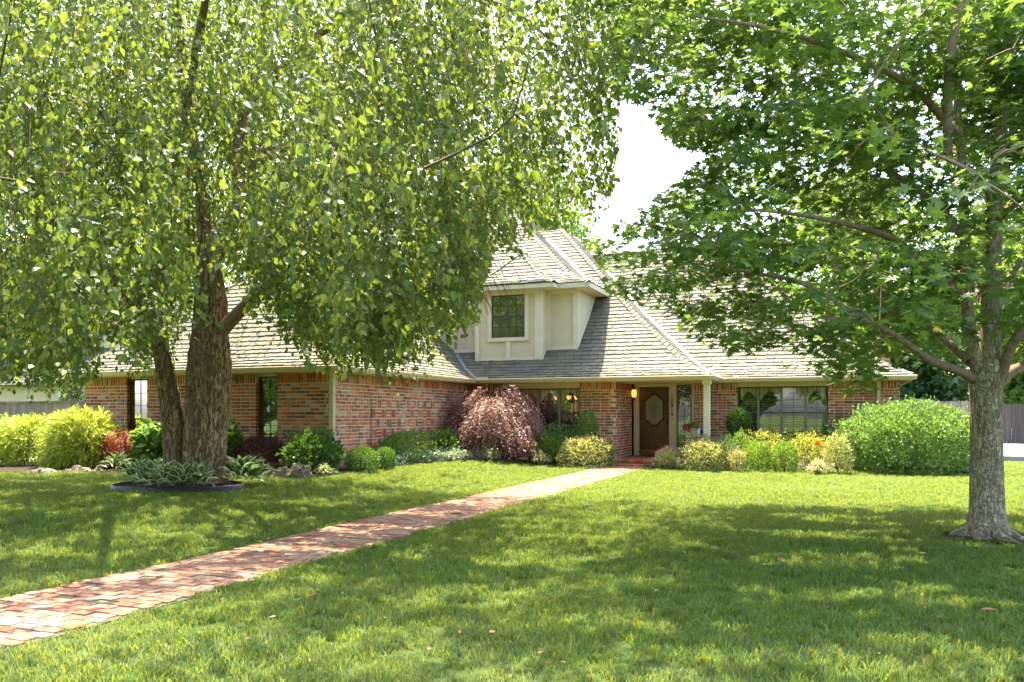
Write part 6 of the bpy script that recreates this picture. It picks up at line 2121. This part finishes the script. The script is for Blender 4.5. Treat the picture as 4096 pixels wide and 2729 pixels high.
add_far('oak_tree', 'tall bright green tree rising behind the dormer roof peak', 2080, 40, 560, 900, 'leaf_far', 15000, .26, 1, .3)
add_far('oak_tree', 'tall green tree behind the roof, hidden mostly by weeping foliage', 1300, 42, 350, 1100, 'leaf_far', 13000, .30, 2)
add_far('oak_tree', 'light green tree above the neighbouring roof', 150, 46, 700, 900, 'leaf_far', 13000, .30, 3)
add_far('oak_tree', 'light green tree between the two houses, behind the garage wing', 700, 44, 650, 800, 'leaf_far', 11000, .30, 4)
add_far('oak_tree', 'yellow green tree rising behind the brick chimney', 3350, 44, 700, 900, 'leaf_far', 14000, .30, 5)
add_far('oak_tree', 'leafy tree filling the background behind the pale maple trunk', 4000, 50, 900, 900, 'leaf_far', 15000, .32, 6, .1)
add_far('magnolia_tree', 'dark glossy magnolia over the pale picket fence', 3740, 43, 1330, 430, 'leaf_fardark', 9000, .28, 7, .08)
add_far('oak_tree', 'light leafy tree over the dark picket fence beside the maple trunk', 4110, 48, 1300, 420, 'leaf_far', 7000, .28, 8, .05)
add_far('holly_tree', 'dark evergreen squeezed between the board fence and the brick corner', 290, 21.5, 1480, 210, 'leaf_fardark', 3500, .10, 9, .05, 7)
# unseen trees added behind the camera to give the panes green reflections
SG2 = 'unseen trees added for the pane reflections'
for i, (x, y, h, lab) in enumerate(((-36, -13, 12, 'street tree opposite the board fence'), (-26, -15, 12, 'street tree opposite the garage wing'), (-16, -16, 10, 'street tree farthest along towards the fence side'), (-7, -19, 12, 'street tree facing the dormer window'), (2, -17, 10, 'street tree facing the front door'), (11, -18, 11, 'street tree facing the living room window'))):
    far_tree('reflection_tree', 'round added reflection-only ' + lab, 'tree', x, y, 0, h, h * .52, 'leaf_far', 6000, .6, 12, SG2, .05, seed=20 + i)

# ------------------------------------------------------------------ grass (one mass of blades)
def build_grass():
    # variants of tufts + scatter points live in one mesh; geometry nodes put tufts on the points
    V, F, tufts = [], [], 3
    vid = []
    for k in range(tufts):
        for b in range(30):
            a = random.uniform(0, 6.28); q = .085 * math.sqrt(random.random())
            x, y = math.cos(a) * q, math.sin(a) * q
            h = random.uniform(.028, .060); w = random.uniform(.0022, .0040)
            az = random.uniform(0, 6.28); le = random.uniform(.2, 1.3) * h
            dx, dy = math.cos(az), math.sin(az)
            i = len(V)
            V += [(x - dy * w, y + dx * w, -.01), (x + dy * w, y - dx * w, -.01), (x + dx * le * .35 + dy * w * .8, y + dy * le * .35 - dx * w * .8, h * .6), (x + dx * le * .35 - dy * w * .8, y + dy * le * .35 + dx * w * .8, h * .6), (x + dx * le, y + dy * le, h)]
            F += [(i, i + 1, i + 2), (i, i + 2, i + 3), (i + 3, i + 2, i + 4)]
            vid += [k] * 5
    nt = len(V)
    pts = []
    def zone(z0, z1, dens, scale):
        # sample the ground wedge in camera plan coordinates, with a margin
        half = .70
        area = half * (z1 * z1 - z0 * z0)
        n = int(area * dens)
        zc = np.sqrt(rng.uniform(z0 * z0, z1 * z1, n)); xc = rng.uniform(-half, half, n) * zc
        X = xc * cT - zc * sT; Y = xc * sT + zc * cT
        return X, Y, np.full(n, scale)
    XS, YS, SS = [], [], []
    for z0, z1, dn, sc in ((3.4, 7.5, 190, 1.0), (7.5, 13, 130, 1.05), (13, 19, 90, 1.1), (19, 27, 60, 1.15), (27, 42, 14, 1.5)):
        a, b, c = zone(z0, z1, dn, sc); XS.append(a); YS.append(b); SS.append(c)
    X, Y, S_ = np.concatenate(XS), np.concatenate(YS), np.concatenate(SS)
    wob = .02 * np.sin(Y * 3.1) + .015 * np.sin(Y * 7.7)
    ok = ~((X > PX0 - .005 + wob) & (X < PX1 + .005 + wob * .8) & (Y < PY1 + .1))
    ok &= ~inside(bed_left, X, Y) & ~inside(bed_right, X, Y)
    ok &= ~((X > -18) & (X < 1.75) & (Y > YL)) & ~((X > -18.0) & (X < -10.4) & (Y > 15.5)) & ~((X > XP - .1) & (X < -3.2) & (Y > 22.3))
    ok &= ~((X > -60) & (X < -19) & (Y > 29.8))
    # ring
    l, r_ = on_ground(520, 1950), on_ground(1062, 1945); fr_ = on_ground(770, 1988)
    rx = (l - r_).length / 2; ry = rx * .82; cx = (l.x + r_.x) / 2; cy = fr_.y + ry * .95
    ok &= ((X - cx) / (rx + .01)) ** 2 + ((Y - cy) / (ry + .01)) ** 2 > 1
    e = ((X - MBASE.x - .12) / .58) ** 2 + ((Y - MBASE.y - .1) / .40) ** 2
    ok &= (e > 1) | (rng.random(len(X)) < .06)
    # concrete
    ok &= ~((np.abs(-X * sT + Y * cT - 22.3) < 2.0) & (X < -17.6))
    zc = -X * sT + Y * cT; xc = X * cT + Y * sT
    ok &= ~((zc > 25.2) & (xc / zc > .588))
    X, Y, S_ = X[ok], Y[ok], S_[ok]
    n = len(X)
    print('grass tufts', n)
    Z = ground_np(X, Y) + .008 * np.sin(X * 1.3) * np.sin(Y * 1.1)
    allV = np.concatenate([np.array(V), np.stack([X, Y, Z], axis=1)])
    me = bpy.data.meshes.new('lawn_grass')
    me.vertices.add(len(allV)); me.vertices.foreach_set('co', allV.astype(np.float32).ravel())
    Fa = np.array(F, dtype=np.int32)
    me.loops.add(Fa.size); me.loops.foreach_set('vertex_index', Fa.ravel())
    me.polygons.add(len(Fa)); me.polygons.foreach_set('loop_start', np.arange(0, Fa.size, 3, dtype=np.int32)); me.polygons.foreach_set('loop_total', np.full(len(Fa), 3, dtype=np.int32))
    me.update()
    at = me.attributes.new('variant', 'INT', 'POINT'); at.data.foreach_set('value', np.array(vid + [9] * n, dtype=np.int32))
    patch = 1 + .25 * lump(np.stack([X, Y, Z], axis=1), .8, 1)
    sc = np.concatenate([np.ones(nt), S_ * rng.uniform(.7, 1.25, n) * patch])
    at = me.attributes.new('size', 'FLOAT', 'POINT'); at.data.foreach_set('value', sc.astype(np.float32))
    at = me.attributes.new('spin', 'FLOAT', 'POINT'); at.data.foreach_set('value', np.concatenate([np.zeros(nt), rng.uniform(0, 6.28, n)]).astype(np.float32))
    o = link('lawn_grass', me, M['grass'], kind='stuff')
    tag(o, 'short green lawn grass covering the front yard', 'grass')
    ng = bpy.data.node_groups.new('lawn_tufts', 'GeometryNodeTree')
    ng.interface.new_socket('Geometry', in_out='INPUT', socket_type='NodeSocketGeometry')
    ng.interface.new_socket('Geometry', in_out='OUTPUT', socket_type='NodeSocketGeometry')
    N = ng.nodes; Lk = ng.links
    gi = N.new('NodeGroupInput'); go = N.new('NodeGroupOutput')
    def attr(nm, typ):
        a = N.new('GeometryNodeInputNamedAttribute'); a.data_type = typ; a.inputs[0].default_value = nm; return a.outputs[0]
    va = attr('variant', 'INT')
    def sep(val):
        c = N.new('FunctionNodeCompare'); c.data_type = 'INT'; c.operation = 'EQUAL'
        Lk.new(va, c.inputs[2]); c.inputs[3].default_value = val
        s = N.new('GeometryNodeSeparateGeometry'); s.domain = 'POINT'
        Lk.new(gi.outputs[0], s.inputs[0]); Lk.new(c.outputs[0], s.inputs[1])
        return s.outputs[0]
    g2i = N.new('GeometryNodeGeometryToInstance')
    for k in range(tufts): Lk.new(sep(tufts - 1 - k), g2i.inputs[0])
    pts_ = sep(9)
    iop = N.new('GeometryNodeInstanceOnPoints')
    # geometry-to-instance makes one instance per input geometry
    Lk.new(pts_, iop.inputs['Points']); Lk.new(g2i.outputs[0], iop.inputs['Instance'])
    iop.inputs['Pick Instance'].default_value = True
    Lk.new(attr('size', 'FLOAT'), iop.inputs['Scale'])
    cx_ = N.new('ShaderNodeCombineXYZ'); Lk.new(attr('spin', 'FLOAT'), cx_.inputs[2])
    er = N.new('FunctionNodeEulerToRotation'); Lk.new(cx_.outputs[0], er.inputs[0])
    Lk.new(er.outputs[0], iop.inputs['Rotation'])
    sm = N.new('GeometryNodeSetMaterial'); sm.inputs['Material'].default_value = M['grass']
    Lk.new(iop.outputs[0], sm.inputs[0])
    Lk.new(sm.outputs[0], go.inputs[0])
    md = o.modifiers.new('tufts', 'NODES'); md.node_group = ng
build_grass()

# ------------------------------------------------------------------ fallen leaves and litter
def fallen():
    V = [(0, -.5, .0), (.3, -.2, .10), (.28, .15, .13), (0, .55, .06), (-.28, .15, .15), (-.3, -.2, .12), (0, 0, .0)]
    F = [(0, 1, 6), (1, 2, 6), (2, 3, 6), (3, 4, 6), (4, 5, 6), (5, 0, 6)]
    me = bpy.data.meshes.new('fallen_leaf'); me.from_pydata(V, [], F); me.materials.append(M['dead_leaf'])
    def put(px, py, size, label, group=None, zz=.05):
        p = on_ground(px, py)
        o = bpy.data.objects.new('fallen_leaf', me); COL.objects.link(o)
        o.location = (p.x, p.y, p.z + zz); o.scale = (size, size, size)
        o.rotation_euler = (random.uniform(-.5, .5), random.uniform(-.5, .5), random.uniform(0, 6.28))
        tag(o, label, 'leaf', group)
    put(3957, 2470, .11, 'large tan curled leaf lying alone on the dark lawn below the maple')
    put(3640, 2290, .09, 'pale narrow leaf on the shaded lawn before the maple roots')
    put(3125, 2262, .10, 'reddish brown curled leaf lying mid lawn')
    put(2450, 2252, .10, 'rust coloured leaf on the lawn in line with the front steps')
    put(1255, 2408, .09, 'tan curled leaf on the lawn just beside the brick path')
    put(2167, 2645, .07, 'brown leaf at the bottom of the sunny lawn patch')
    G = 'small dry leaves scattered over the lawn'
    r5 = random.Random(3)
    for _ in range(60):
        py = r5.uniform(1990, 2700); px = r5.uniform(300, 4050)
        p = on_ground(px, py)
        if PX0 - .1 < p.x < PX1 + .1: continue
        put(px, py, r5.uniform(.028, .045), 'small dry brown leaf lying on the lawn grass', G)
    G2 = 'dry leaves along the brick path edge'
    for _ in range(34):
        y = r5.uniform(4.8, 14); x = PX0 + r5.uniform(-.05, .06)
        o = bpy.data.objects.new('fallen_leaf', me); COL.objects.link(o)
        o.location = (x, y, .035); s = r5.uniform(.04, .07); o.scale = (s, s, s); o.rotation_euler = (r5.uniform(-.3, .3), r5.uniform(-.3, .3), r5.uniform(0, 6.28))
        tag(o, 'curled dry leaf caught on the brick path edge', 'leaf', G2)
fallen()
